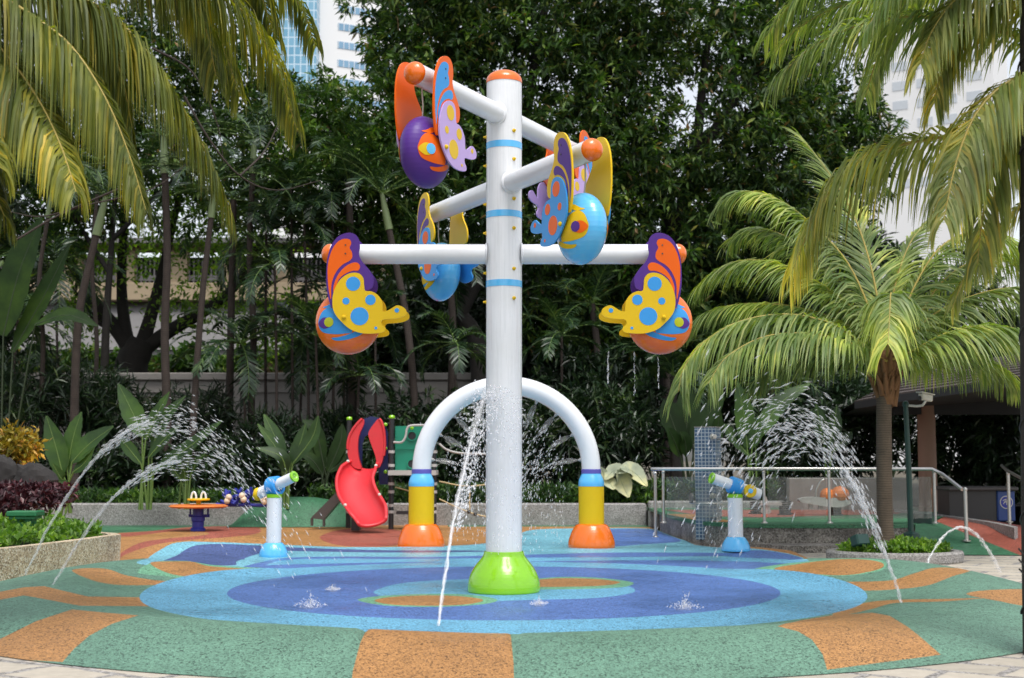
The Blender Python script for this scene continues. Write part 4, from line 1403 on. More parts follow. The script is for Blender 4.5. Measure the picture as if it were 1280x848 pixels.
HG = 'broad paddle-leaved plants in the beds'
heliconia('broad paddle-leaved plant with three wide leaves left of the fountain arc', 85, 27, [(78, 592, 70, 560, 58, 520, 0, 1.2), (84, 588, 92, 545, 102, 515, .1, 1.0), (90, 578, 112, 555, 142, 533, -.1, 1.25), (92, 590, 105, 580, 118, 560, -.2, .8), (80, 600, 76, 598, 66, 580, -.2, .7)], HG)
heliconia('paddle-leaved plant with a tall upright leaf behind the left fountain arc', 185, 29, [(178, 545, 165, 515, 148, 480, 0, 1.3), (182, 550, 195, 520, 212, 490, 0, .8), (190, 560, 205, 525, 232, 495, .2, .9), (186, 572, 205, 550, 225, 532, -.1, .8), (192, 590, 235, 560, 278, 526, -.2, 1.0), (176, 580, 160, 560, 150, 548, -.2, .8)], HG)
heliconia('paddle-leaved plant directly above the left water cannon', 362, 29.5, [(355, 585, 345, 560, 322, 530, 0, .8), (352, 580, 345, 550, 330, 518, .2, 1.0), (362, 585, 375, 555, 382, 530, .1, .9), (366, 580, 390, 548, 398, 520, 0, .9), (358, 590, 350, 570, 320, 560, -.2, .9)], HG)
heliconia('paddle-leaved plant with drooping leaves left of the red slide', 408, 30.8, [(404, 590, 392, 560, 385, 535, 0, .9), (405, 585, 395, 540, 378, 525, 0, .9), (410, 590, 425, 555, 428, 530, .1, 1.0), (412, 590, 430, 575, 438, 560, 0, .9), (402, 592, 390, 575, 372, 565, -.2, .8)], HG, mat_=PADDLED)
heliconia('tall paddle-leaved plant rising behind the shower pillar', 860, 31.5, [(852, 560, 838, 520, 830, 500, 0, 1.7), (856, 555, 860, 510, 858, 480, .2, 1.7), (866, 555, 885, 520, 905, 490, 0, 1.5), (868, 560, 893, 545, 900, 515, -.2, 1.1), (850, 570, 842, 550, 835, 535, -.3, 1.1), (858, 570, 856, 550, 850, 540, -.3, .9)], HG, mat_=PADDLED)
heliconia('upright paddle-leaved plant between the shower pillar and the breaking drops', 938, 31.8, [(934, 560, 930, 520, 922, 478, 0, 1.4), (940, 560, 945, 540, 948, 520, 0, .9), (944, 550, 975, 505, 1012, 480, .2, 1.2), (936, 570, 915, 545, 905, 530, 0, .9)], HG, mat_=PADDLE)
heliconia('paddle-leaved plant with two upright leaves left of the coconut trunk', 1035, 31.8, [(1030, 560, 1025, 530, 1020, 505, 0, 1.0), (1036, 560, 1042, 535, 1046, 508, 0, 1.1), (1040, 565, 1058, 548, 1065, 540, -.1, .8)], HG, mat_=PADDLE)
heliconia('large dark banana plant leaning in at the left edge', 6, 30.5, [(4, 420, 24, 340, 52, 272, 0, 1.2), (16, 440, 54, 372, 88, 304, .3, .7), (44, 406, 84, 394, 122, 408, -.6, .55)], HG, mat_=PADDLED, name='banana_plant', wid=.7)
x_ = X(782, 30.5)
dead = thing('dead_leaf', 'dry pale banana leaf lying folded on the curb right of the arch', 'dead leaf', (x_, 30.2, .5))
for a, b, c, wd in (((772, 588), (777, 603), (786, 622), .50), ((776, 586), (792, 590), (809, 608), .42), ((768, 612), (759, 600), (751, 584), .30), ((784, 590), (768, 588), (756, 600), .34)):
    V, F, pth = paddle(P(*a, 30.1), P(*b, 30.3), P(*c, 30.2), wd)
    m = MB(); m.add(V, F, 0, True); m.tube(pth, .012, 5, 0, caps=False); m.build('leaf_blade', DEADLEAF, dead)
# slender stems with young leaves under the left arc
heliconia('cluster of thin green stalks with young leaves under the left fountain arc', 232, 29.2, [(228, 590, 225, 575, 222, 560, 0, .5), (234, 590, 236, 570, 240, 552, 0, .5), (238, 595, 246, 578, 258, 566, 0, .5), (226, 600, 215, 585, 206, 575, 0, .5), (232, 605, 230, 590, 226, 582, -.1, .4)], HG)

# ---- slender palms at the back left


def slender(label, trunk_px, Y, r_, nf, fl, group, shaft=True, el=(.3, 1.2), mat_=PALMD, ll=.42, wid=.04):
    pth = pxpath(trunk_px, Y)
    pth[0][2] = min(pth[0][2], .40)
    root = thing('slender_palm', label, 'palm tree', pth[0], group)
    m_ = MB(); m_.tube(pth, np.linspace(r_ * 1.15, r_ * .85, len(pth)), 10); m_.build('trunk', BARKP, root)
    top = pth[-1]
    tv = nrm(pth[-1] - pth[-3])
    if shaft:
        m_ = MB(); m_.tube([top - tv * .05, top + tv * .4, top + tv * .9], [r_ * 1.15, r_ * 1.0, r_ * .6], 10); m_.build('crownshaft', CROWNSHAFT, root)
        top = top + tv * .85
    for i in range(nf):
        a = i / nf * 2 * PI + R.uniform(-.3, .3)
        make_frond(root, arc_path(top, a, R.uniform(*el), fl * R.uniform(.8, 1.1), R.uniform(1.1, 1.9)), mat_, rach=STALK, r0=.018, n=34, ll=ll, droop=.18, wid=wid, fwd=.6, upk=.1, segs=2)


SP = 'slender ringed-trunk palms in the back bed'
slender('slender palm with pale green crownshaft and curved trunk at left', [(94, 640), (93, 520), (98, 400), (112, 330), (121, 292)], 31, .095, 10, 2.4, SP)
slender('slender palm with straight trunk nearest the left edge', [(53, 640), (50, 540), (54, 430), (49, 350), (60, 270)], 33, .06, 10, 2.2, SP)
slender('thin straight palm just right of the curved crownshaft palm', [(120, 630), (117, 540), (121, 430), (115, 330), (122, 240)], 35, .06, 10, 2.2, SP)
slender('thick-trunked palm in front of the forked dark tree', [(206, 640), (209, 540), (206, 420), (209, 320), (206, 215)], 32, .10, 11, 2.6, SP)
slender('slanting slender palm right of the forked dark tree', [(236, 640), (242, 520), (252, 380), (264, 270)], 32, .08, 10, 2.2, SP)
slender('straight slender palm midway between the dark tree and the slide', [(318, 640), (314, 530), (317, 420), (312, 320), (316, 215)], 34, .085, 12, 2.8, SP)
slender('leaning slender palm behind the lower left bucket', [(520, 640), (518, 500), (508, 400), (495, 330), (486, 285)], 33, .09, 12, 2.4, SP)
CG = 'thin cane palms behind the slide'
for (px, Y, top, lb) in ((347, 33, 330, 'thin cane palm left of the bamboo-like clump, shortest stem'), (367, 34, 230, 'thin cane palm in the clump left of the lower left bucket, tallest stem'),
                         (385, 33.5, 280, 'thin cane palm just left of the lower left bucket'), (398, 32.5, 420, 'short cane palm below the lower left bucket'),
                         (450, 33, 470, 'short cane palm above the red slide'), (470, 33.5, 400, 'cane palm between the slide and the lower left bucket'),
                         (570, 33, 430, 'cane palm left of the white pole below the hidden blue bucket'), (700, 33.5, 420, 'cane palm right of the white pole above the arch'),
                         (840, 32.5, 470, 'cane palm behind the shower pillar under the right bucket')):
    slender(lb, [(px, 640), (px + R.uniform(-4, 4), (640 + top) / 2), (px + R.uniform(-5, 5), top)], Y, .036, 11, 1.7, CG, False, (-.2, 1.2), PALMD, .40, .05)
for (px, Y, top, lb) in ((300, 33.5, 430, 'bushy cane palm in front of the wall right of the slanting palm trunk'), (334, 35, 290, 'cane palm whose fronds cover the cream parapet left of the lower left bucket'),
                         (412, 34.5, 250, 'tall cane palm behind the lower left bucket cap'), (22, 33, 400, 'bushy cane palm at the left edge below the banana leaves'), (74, 36, 330, 'cane palm just right of the leftmost straight trunk'),
                         (425, 35, 360, 'cane palm with arching fronds below the lower left bucket'),
                         (372, 35.5, 420, 'bushy cane palm above the paddle-leaved plant by the cannon')):
    slender(lb, [(px, 640), (px + R.uniform(-8, 8), (640 + top) / 2), (px + R.uniform(-9, 9), top)], Y, .038, 14, 2.1, CG, False, (-.5, 1.2), PALMD, .46, .055)
BP = 'dark feathery palms under the big trees'
for (pp, Y, fl, lb) in (([(440, 600), (440, 400), (436, 230)], 34, 2.8, 'feathery dark palm left of the purple bucket'),
                        ([(560, 600), (566, 420), (560, 330)], 35, 2.6, 'feathery dark palm behind the half hidden blue bucket'),
                        ([(745, 600), (748, 460), (740, 380)], 36, 2.4, 'feathery dark palm right of the pole above the arch crown'),
                        ([(830, 600), (832, 520), (835, 440)], 34, 2.4, 'feathery dark palm below the right orange bucket'),
                        ([(960, 600), (962, 540), (965, 470)], 35, 2.4, 'feathery dark palm behind the coconut fronds'),
                        ([(285, 600), (288, 440), (292, 250)], 35, 2.8, 'feathery dark palm above the cream parapet'),
                        ([(1205, 600), (1207, 560), (1210, 530)], 34, 1.9, 'feathery dark palm in the shade of the pavilion')):
    slender(lb, pp, Y, .10, 11, fl, BP, False, (-.1, 1.2), PALMD, .55, .05)

# ---- big broad-leaved trees


def tree(label, base, limbs, blobs, ncl, per, L, W, mat_, group=None, name='mango_tree', cat='tree', r0=.35, **kw):
    root = thing(name, label, cat, base, group)
    m_ = MB()
    for li, (pth, r1, r2) in enumerate(limbs):
        pth = crom(pth, 4)
        m_.tube(pth, np.linspace(r1, r2, len(pth)), 10)
    m_.build('trunk', BARKD, root)
    m_ = MB(); m_.quads(crown(blobs, ncl, per, L, W, **kw))
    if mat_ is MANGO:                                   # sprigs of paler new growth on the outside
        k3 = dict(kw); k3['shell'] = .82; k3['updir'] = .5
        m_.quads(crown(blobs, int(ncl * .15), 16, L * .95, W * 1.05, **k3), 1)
    m_.build('crown', [mat_, MANGOL], root)


def pxblob(px, py, Y, wpx, hpx, depth):
    return (P(px, py, Y), (wpx / 2 * Y / FPX, depth, hpx / 2 * Y / FPX))


TY = 37
MG = 'big dark broad-leaved trees behind the splash pad'
b0 = np.array((X(600, TY), TY, .4))
tree('big dark mango tree filling the sky behind the white pole', b0,
     [([b0, P(598, 440, TY), P(575, 390, TY), P(560, 330, TY)], .28, .16), ([P(575, 390, TY), P(640, 250, TY), P(660, 130, TY), P(690, -40, TY)], .24, .1),
      ([P(640, 250, TY), P(560, 170, TY), P(520, 60, TY)], .14, .06), ([P(650, 190, TY), P(740, 120, TY), P(800, 30, TY)], .14, .06)],
     [pxblob(640, 110, TY, 360, 330, 3.0), pxblob(560, 200, TY, 240, 260, 2.6), pxblob(720, 210, TY, 300, 240, 2.6), pxblob(650, -20, TY, 420, 240, 3), pxblob(540, 40, TY, 160, 200, 2.0)],
     3700, 13, .31, .09, MANGO, MG, droop=.35)
b0 = np.array((X(840, 38), 38, .4))
tree('big dark mango tree between the pole and the coconut palm', b0,
     [([b0, P(835, 400, 38), P(845, 300, 38), P(870, 200, 38)], .32, .18), ([P(845, 300, 38), P(800, 150, 38), P(780, 0, 38)], .18, .07),
      ([P(870, 200, 38), P(930, 110, 38), P(1000, 50, 38)], .16, .05), ([P(870, 200, 38), P(880, 90, 38), P(900, -40, 38)], .16, .06), ([P(840, 340, 38), P(760, 280, 38), P(700, 260, 38)], .14, .05)],
     [pxblob(860, 140, 38, 330, 340, 3.0), pxblob(830, 300, 38, 300, 240, 2.6), pxblob(840, -10, 38, 360, 240, 3.0), pxblob(960, 190, 38, 200, 250, 2.2), pxblob(770, 370, 38, 260, 180, 2.2)],
     2700, 13, .31, .09, MANGO, MG, droop=.35)
b0 = np.array((X(1010, 40), 40, .4))
tree('looser mango tree with bronze new leaves left of the tall coconut fronds', b0,
     [([b0, P(1010, 420, 40), P(1000, 280, 40), P(985, 130, 40), P(960, 0, 40)], .26, .06), ([P(1000, 280, 40), P(1050, 190, 40), P(1090, 130, 40)], .14, .04)],
     [pxblob(1000, 200, 40, 200, 260, 2.4), pxblob(1050, 190, 40, 140, 180, 2.0), pxblob(985, 60, 40, 170, 200, 2.2), pxblob(950, 330, 40, 240, 220, 2.6), pxblob(1085, 175, 40, 70, 130, 1.5)],
     1900, 12, .29, .085, MANGO, MG, droop=.35, shell=.2)
b0 = np.array((X(440, 36), 36, .4))
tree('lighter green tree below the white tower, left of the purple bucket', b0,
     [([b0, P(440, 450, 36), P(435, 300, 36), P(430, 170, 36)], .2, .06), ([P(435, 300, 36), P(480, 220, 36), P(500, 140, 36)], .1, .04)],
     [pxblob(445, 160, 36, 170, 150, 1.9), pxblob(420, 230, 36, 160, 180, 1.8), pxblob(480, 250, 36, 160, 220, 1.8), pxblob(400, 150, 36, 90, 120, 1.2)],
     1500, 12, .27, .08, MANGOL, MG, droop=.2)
b0 = np.array((X(650, 42), 42, .4))
tree('shaded broad-leaved tree low behind the arch and pole', b0,
     [([b0, P(655, 500, 42), P(650, 400, 42)], .2, .1)],
     [pxblob(600, 420, 42, 260, 220, 2.6), pxblob(720, 440, 42, 260, 260, 2.6), pxblob(850, 440, 41, 260, 260, 2.6), pxblob(960, 450, 41, 240, 260, 2.6), pxblob(1080, 430, 42, 260, 300, 2.6)],
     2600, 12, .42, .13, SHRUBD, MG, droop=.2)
b0 = np.array((X(130, 40), 40, .4))
tree('shaded leafy tree behind the long left coconut fronds', b0,
     [([b0, P(132, 420, 40), P(140, 300, 40), P(150, 150, 40)], .16, .05), ([P(136, 340, 40), P(70, 240, 40), P(20, 200, 40)], .08, .03), ([P(140, 300, 40), P(230, 215, 40), P(300, 190, 40)], .08, .03)],
     [pxblob(120, 150, 40, 300, 260, 2.4), pxblob(290, 190, 40, 200, 150, 2.0), pxblob(330, 130, 40, 130, 110, 1.6), pxblob(40, 240, 40, 200, 180, 2.0), pxblob(350, 240, 40, 110, 110, 1.6), pxblob(200, 60, 40, 300, 160, 2)],
     2300, 12, .30, .09, MANGO, MG, droop=.3, shell=.15)
# forked dark tree behind the boundary wall
FY = 43
b0 = P(165, 482, FY)
tree('forked dark-trunked tree with fine bright leaves behind the boundary wall', (b0[0], b0[1], .4),
     [([np.array((b0[0], b0[1], .3)), P(163, 470, FY), P(172, 440, FY), P(178, 425, FY)], .62, .42),
      ([P(170, 450, FY), P(152, 420, FY), P(120, 380, FY), P(92, 335, FY), P(60, 280, FY)], .30, .10),
      ([P(165, 450, FY), P(155, 400, FY), P(152, 340, FY), P(158, 240, FY)], .24, .12),
      ([P(178, 430, FY), P(190, 390, FY), P(205, 330, FY), P(225, 240, FY)], .26, .10),
      ([P(175, 440, FY), P(215, 412, FY), P(262, 385, FY), P(300, 350, FY), P(330, 290, FY)], .26, .10),
      ([P(150, 415, FY), P(120, 400, FY), P(90, 360, FY)], .12, .06)],
     [pxblob(120, 310, FY, 260, 120, 2.5), pxblob(280, 300, FY, 220, 130, 2.4), pxblob(250, 385, FY, 160, 50, 1.8), pxblob(95, 390, FY, 120, 60, 1.6), pxblob(340, 400, FY, 140, 90, 2), pxblob(200, 235, FY, 460, 110, 2.2)],
     760, 14, .24, .10, RAIN, None, name='rain_tree', shell=.1, droop=.0, spread=1.2)
# foliage behind, left and beyond the boundary wall
m = MB()
bl = [pxblob(500, 400, 46, 220, 200, 2.5), pxblob(420, 440, 44, 160, 90, 1.5), pxblob(580, 380, 46, 260, 260, 2.5), pxblob(720, 390, 47, 300, 280, 2.5), pxblob(860, 390, 47, 300, 300, 2.5), pxblob(1010, 420, 47, 260, 280, 2.5), pxblob(1150, 430, 47, 260, 240, 2.5), pxblob(1270, 470, 47, 260, 220, 2.5)]
m.quads(crown(bl, 2600, 12, .55, .18, droop=.25, shell=.05))
m.quads(crown([pxblob(-40, 420, 38, 170, 460, 2), pxblob(-60, 150, 40, 220, 420, 2)], 900, 12, .5, .15, droop=.25, shell=.1))
tag(m.build('far_woods', SHRUBD), 'dense dark greenery far behind the trees', kind='stuff')
m = MB()
m.quads(crown([pxblob(80, 452, 48, 200, 40, 1.2), pxblob(240, 455, 48, 260, 44, 1.2), pxblob(420, 440, 48, 200, 80, 1.2)], 420, 12, .42, .15, droop=.1, shell=.1))
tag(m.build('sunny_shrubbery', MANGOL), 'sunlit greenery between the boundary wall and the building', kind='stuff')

# bare twigs at top left
BT = thing('bare_branch', 'bare grey twigs crossing behind the left coconut fronds', 'branch', P(200, 260, 26))
for pp in ([(20, 300), (90, 262), (190, 236), (250, 190)], [(230, 120), (262, 175), (300, 220), (345, 238), (400, 226)], [(190, 60), (240, 90), (270, 150), (280, 205)], [(150, 236), (60, 270), (0, 262)], [(300, 220), (330, 190), (350, 150)]):
    m = MB(); pth = pxpath(pp, 26, 27); m.tube(pth, np.linspace(.024, .007, len(pth)), 6); m.build('twig', bpy.data.materials['ringed_palm_bark'], BT)

# ------------------------------------------------------------------ boundary wall, buildings
WY = 38.0
bw = thing('boundary_wall', 'plain grey rendered boundary wall with coping behind the palms', 'wall', (X(280, WY), WY, .4))
zt = Z(474, WY)
x0, x1 = X(-60, WY), X(620, WY)
m = MB(); m.box(((x0 + x1) / 2, WY, (zt + .3) / 2), (x1 - x0, .25, zt - .3)); m.build('wall_panel', CEMENT, bw)
m = MB(); m.box(((x0 + x1) / 2, WY - .02, zt + .06), (x1 - x0 + .1, .42, .22), bev=.03); m.box(((x0 + x1) / 2, WY - .02, zt - .35), (x1 - x0 + .1, .33, .08)); m.build('coping', CEMENT, bw)
for px in (30, 160, 290, 420, 550):
    m = MB(); m.box((X(px, WY), WY - .05, (zt + .3) / 2 - .1), (.55, .36, zt - .5)); m.build('pilaster', CEMENT, bw)

BY = 62.0
CREAMW = paint('cream_painted_wall', (.40, .31, .20), .8, var=.08, dirt=.15, scale=.7)
GREYW = paint('grey_sheet_roof', (.15, .145, .145), .7, var=.12, scale=.8, dirt=.2)
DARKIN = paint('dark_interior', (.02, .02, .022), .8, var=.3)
BARS = paint('grey_bars', (.26, .24, .24), .5)
PINKW = paint('dull_pink_wall', (.20, .13, .11), .8)
bx0, bx1 = X(-120, BY), X(640, BY)
bc, bwid = (bx0 + bx1) / 2, (bx1 - bx0)
bd = thing('car_park_building', 'cream and grey low building with barred openings beyond the boundary wall', 'building', (bc, BY, 0))
zb = lambda y: Z(y, BY)
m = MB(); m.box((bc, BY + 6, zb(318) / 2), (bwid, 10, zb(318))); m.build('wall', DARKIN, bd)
m = MB(); m.box((bc, BY + .6, (zb(462) + zb(440)) / 2), (bwid, 1.0, zb(440) - zb(462))); m.build('lintel', CREAMW, bd)
m = MB(); m.add([(bx0, BY - 1.2, zb(440)), (bx1, BY - 1.2, zb(440)), (bx1, BY + .9, zb(375)), (bx0, BY + .9, zb(375))], [(0, 1, 2, 3)]); m.box((bc, BY + .1, zb(441) - .1), (bwid, 2.4, .2)); m.build('lean_to_roof', GREYW, bd)
m = MB(); m.box((bc, BY + .5, (zb(375) + zb(353)) / 2), (bwid, .8, zb(353) - zb(375)), bev=.03); m.build('parapet', CREAMW, bd)
for i, px in enumerate(range(-100, 640, 67)):
    m = MB(); m.box((X(px + 48, BY), BY + .7, (zb(353) + zb(312)) / 2), (.85, .6, zb(312) - zb(353))); m.build('column', CREAMW, bd)
    m = MB()
    for j in range(9):
        m.box((X(px + 60 + j * 5.6, BY), BY + .8, (zb(353) + zb(322)) / 2), (.07, .05, zb(322) - zb(353)))
    m.box((X(px + 82, BY), BY + .8, zb(345)), (2.1, .08, .25))
    m.build('barred_opening', BARS, bd)
m = MB(); m.box((bc, BY + .7, (zb(312) + zb(300)) / 2), (bwid, .7, zb(300) - zb(312))); m.build('head_beam', PINKW, bd)
m = MB(); m.add([(bx0, BY - .6, zb(302)), (bx1, BY - .6, zb(302)), (bx1, BY + 7, zb(268)), (bx0, BY + 7, zb(268))], [(0, 1, 2, 3)]); m.box((bc, BY - .2, zb(303)), (bwid, .8, .25)); m.build('roof', GREYW, bd)
for px in (20, 100, 182, 262, 345, 430, 520):
    m = MB(); m.box((X(px, BY), BY + .7, zb(462) / 2 + .2), (1.0, .5, zb(462) - .4)); m.build('column', CREAMW, bd)
m = MB()
wx = X(141, BY - .2)
for dx, dz, sx_, sz_ in ((0, .42, 1.2, .07), (0, -.42, 1.2, .07), (-.6, 0, .07, .9), (.6, 0, .07, .9), (0, .14, 1.2, .05), (0, -.14, 1.2, .05)):
    m.box((wx + dx, BY - .2, zb(449) + dz), (sx_, .08, sz_))
wn = m.build('window_frame', WHITE, bd)
m = MB(); m.box((wx, BY - .15, zb(449)), (1.15, .03, .8)); m.build('pane', paint('dim_window_glass', (.08, .11, .14), .1), wn, origin=(bc, BY, 0))

GL1 = paint('pale_blue_window', (.20, .36, .52), .12, var=.25, scale=.3)
TOWERW = paint('white_tower_cladding', (.82, .82, .82), .6, var=.02, scale=.05)


def curtain_mat():
    m_, nt_, b = nmat('blue_curtain_wall')
    tc = nt_.nodes.new('ShaderNodeTexCoord')
    sep = nt_.nodes.new('ShaderNodeSeparateXYZ'); nt_.links.new(tc.outputs['Object'], sep.inputs[0])
    cb_ = nt_.nodes.new('ShaderNodeCombineXYZ'); nt_.links.new(sep.outputs[0], cb_.inputs[0]); nt_.links.new(sep.outputs[2], cb_.inputs[1])
    br = N(nt_, 'ShaderNodeTexBrick', Scale=1., Mortar_Size=.10, Brick_Width=1.1, Row_Height=1.6)
    br.offset = 0
    br.inputs['Color1'].default_value = (.13, .34, .50, 1)
    br.inputs['Color2'].default_value = (.20, .42, .58, 1)
    br.inputs['Mortar'].default_value = (.55, .70, .80, 1)
    nt_.links.new(cb_.outputs[0], br.inputs['Vector'])
    nt_.links.new(br.outputs['Color'], b.inputs['Base Color'])
    b.inputs['Roughness'].default_value = .2
    return m_


TWY = 230.0
tw = thing('office_tower', 'white office tower with blue window bands at the top left', 'tower', (X(389, TWY), TWY, 0), rz=rad(26))
m = MB(); m.box((11, 8, 60), (22, 16, 120)); m.build('wall', TOWERW, tw, origin=(0, 0, 0))
zf = Z(0, TWY)
for i in range(-5, 5):
    zc = Z(30, TWY) + i * 3.32 + .1
    m = MB(); m.box((13.0, -.02, zc), (18, .12, 1.25)); wb = None
    for j in range(18):
        m.box((4.1 + j * 1.0, -.10, zc), (.10, .06, 1.28), 1)
    m.build('window_band', [GL1, TOWERW], tw, origin=(0, 0, 0))
tg = thing('glass_tower', 'pale blue glass tower beside the white one at the top left', 'tower', (X(338, TWY - 4), TWY - 4, 0))
m = MB(); m.box((0, 0, 0), (9.8 - .04, 7, 80)); o = m.build('curtain_wall', curtain_mat(), tg, origin=(0, 0, 0)); o.location = (2.0, 4, 105)
m = MB(); m.box((2.0, 5.5, 32.3), (9.9, 6, 64.6)); m.build('podium', TOWERW, tg, origin=(0, 0, 0))
t3 = thing('office_tower', 'hazy white tower with haze-paled windows behind the right coconut fronds', 'tower', (X(1165, TWY), TWY, 0), rz=rad(-30))
m = MB(); m.box((0, 6, 40), (24, 14, 80)); m.box((-6, 7, 60), (11, 12, 120)); m.build('wall', TOWERW, t3, origin=(0, 0, 0))
for i in range(-4, 3):
    for j in range(5):
        m = MB(); m.box((-8 + j * 4.2, -1.02, Z(130, TWY) + i * 3.5), (2.6, .1, 1.6)); m.build('window', paint('haze_paled_window', (.56, .60, .64), .3) if i == -4 and j == 0 else bpy.data.materials['haze_paled_window'], t3, origin=(0, 0, 0))  # panes lightened: distance haze is put into their colour

# ------------------------------------------------------------------ pavilion
ROOFM = bark('brown_roof_shingles', (.035, .026, .024), (.095, .075, .068), ring=0, scale=9, rough=.8)
COLM = paint('pinkish_stone_column', (.25, .145, .10), .7, var=.08, dirt=.1)
pv = thing('pavilion', 'open pavilion with dark brown shingle roof and stone column at right', 'pavilion', (X(1200, 29), 29, .4))
e0, e1, e2 = P(1068, 503, 28.5), P(1118, 494, 25.0), P(1420, 452, 20.5)
t0, t1 = P(1158, 458, 29.5), P(1420, 425, 27.5)
bk = np.array((e2[0] + 4, 34, e2[2] - .1)); bk2 = np.array((e0[0] + 1, 34, e0[2]))
m = MB()
rows = 10
for (a, b, c, d) in ((e1, e2, t1, t0), (e0, e1, t0, t0)):
    for i in range(rows):
        f0, f1 = i / rows, (i + 1) / rows
        lift = np.array((0, 0, .03))
        m.add([a + (d - a) * f0 + lift, b + (c - b) * f0 + lift, b + (c - b) * f1, a + (d - a) * f1], [(0, 1, 2, 3)])
        m.add([a + (d - a) * f0, b + (c - b) * f0, b + (c - b) * f0 + lift, a + (d - a) * f0 + lift], [(0, 1, 2, 3)])
m.add([t0, t1, bk, bk2, e0], [(0, 1, 2, 3, 4)])
m.build('roof', ROOFM, pv)
m = MB()
th = np.array((0, 0, -.14))
for a, b in ((e0, e1), (e1, e2)):
    m.add([a + th, b + th, b, a], [(0, 1, 2, 3)])
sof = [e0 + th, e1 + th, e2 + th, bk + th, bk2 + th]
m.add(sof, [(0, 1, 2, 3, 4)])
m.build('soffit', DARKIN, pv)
ccx = X(1157, 27.6)
m = MB(); m.lathe([(.20, .40), (.20, .5), (.185, .52), (.18, Z(512, 27.6) + .25)], (ccx, 27.6, 0), 28); m.build('column', COLM, pv)
m = MB(); m.box((X(1230, 27.0), 27.6, Z(508, 27)), (3.4, .25, .3)); m.build('beam', DARKIN, pv)

# lamp post and security camera
LY = 20.4
lp = thing('camera_post', 'slim dark green post with bracket arm behind the round planter', 'post', (X(1139, LY), LY, .1))
m = MB(); m.tube([P(1139, 674, LY), P(1136, 590, LY), P(1132, 508, LY)], [.045, .042, .038], 14); m.ball(P(1132, 506, LY), (.05, .05, .06)); m.build('pole', LAMPGREEN, lp)
m = MB(); m.tube([P(1133, 507, LY), P(1146, 508, LY - .05), P(1154, 507, LY - .1)], .018, 8); m.build('bracket', CAMWHITE, lp)
m = MB(); m.lathe([(.12, -.02), (.12, .06), (.05, .09)], P(1139, 672, LY), 18); m.build('foot', LAMPGREEN, lp)
sc_ = thing('security_camera', 'off-white box security camera on the green post', 'security camera', P(1156, 497, LY - .1))
hd = P(1157, 497, LY - .12)
m = MB(); m.box(hd, (.23, .10, .10), rz=rad(28), ry=rad(8), bev=.015); m.box(hd + np.array((.0, 0, .06)), (.27, .13, .015), rz=rad(28), ry=rad(8)); m.build('housing', CAMWHITE, sc_)
m = MB(); m.tube([hd + np.array((0, 0, -.05)), P(1154, 506, LY - .1)], .02, 8); m.build('mount', CAMWHITE, sc_)
m = MB(); m.lathe([(.035, 0), (.035, .02), (0, .02)], hd + np.array((-.10, -.055, -.015)), 14, axis=(-.88, -.47, 0)); m.build('lens', BLACK, sc_)
for px, py, Y, lb in ((1075, 676, 19.2, 'dark green spotlight among the leaves left of the coconut trunk'), (1152, 654, 22.6, 'small dark green box light on the terrace edge by the post')):
    c = P(px, py, Y)
    o = thing('garden_spotlight', lb, 'garden light', (c[0], c[1], .1 if Y < 20 else .41), 'garden spotlights')
    m = MB(); m.box(c, (.22 if Y < 20 else .34, .18, .16 if Y < 20 else .36), rz=.4 if Y < 20 else 0, rx=-.3 if Y < 20 else 0, bev=.02); m.build('housing', LAMPGREEN, o)
    m = MB(); m.tube([c, (c[0], c[1], .1 if Y < 20 else .41)], .02, 8); m.build('stake', LAMPGREEN, o)

# counter with blue emblem panel under the pavilion
KY = 25.0
ck = thing('drinks_counter', 'low dark counter with grey top and a blue round-emblem end panel under the pavilion', 'counter', (X(1220, KY), KY, .4))
x0, x1 = X(1182, KY), X(1262, KY)
zt_, zb_ = Z(613, KY), Z(652, KY)
m = MB(); m.box(((x0 + x1) / 2 - .15, KY + .3, (zt_ + zb_) / 2), (x1 - x0 - .3, .7, zt_ - zb_)); m.build('counter_body', BLACK, ck)
m = MB(); m.box(((x0 + x1) / 2, KY + .3, zt_ + .03), (x1 - x0 + .1, .95, .07), bev=.02); m.build('counter_top', paint('dark_grey_counter_top', (.07, .065, .065), .6), ck)
m = MB(); m.box((x1 - .16, KY + .28, (zt_ + zb_) / 2), (.33, .74, zt_ - zb_ - .01), bev=.02)
pan = m.build('emblem_panel', paint('blue_printed_panel', (.012, .05, .22), .3), ck)
m = MB(); ec = (x1 - .16, KY - .095, zt_ - .22)
fnb = lambda a, b, d: (ec[0] + a, ec[1] - d, ec[2] + b)
m.prism(circle(0, 0, .12, 28), fnb, 0, .006, 0); m.prism(circle(0, 0, .105, 28), fnb, .006, .009, 1)
for (a, b, c, d) in ((-.07, .03, .0, .06), (-.06, -.03, -.01, .04), (.0, -.05, .01, .05), (.03, -.02, .07, .03), (-.05, .0, .06, .015)):
    m.tube([fnb(a, b, .011), fnb(c, d, .011)], .008, 5, 0)
m.build('emblem', [CAMWHITE, TOYBLUE], pan, origin=(X(1220, KY), KY, .4))

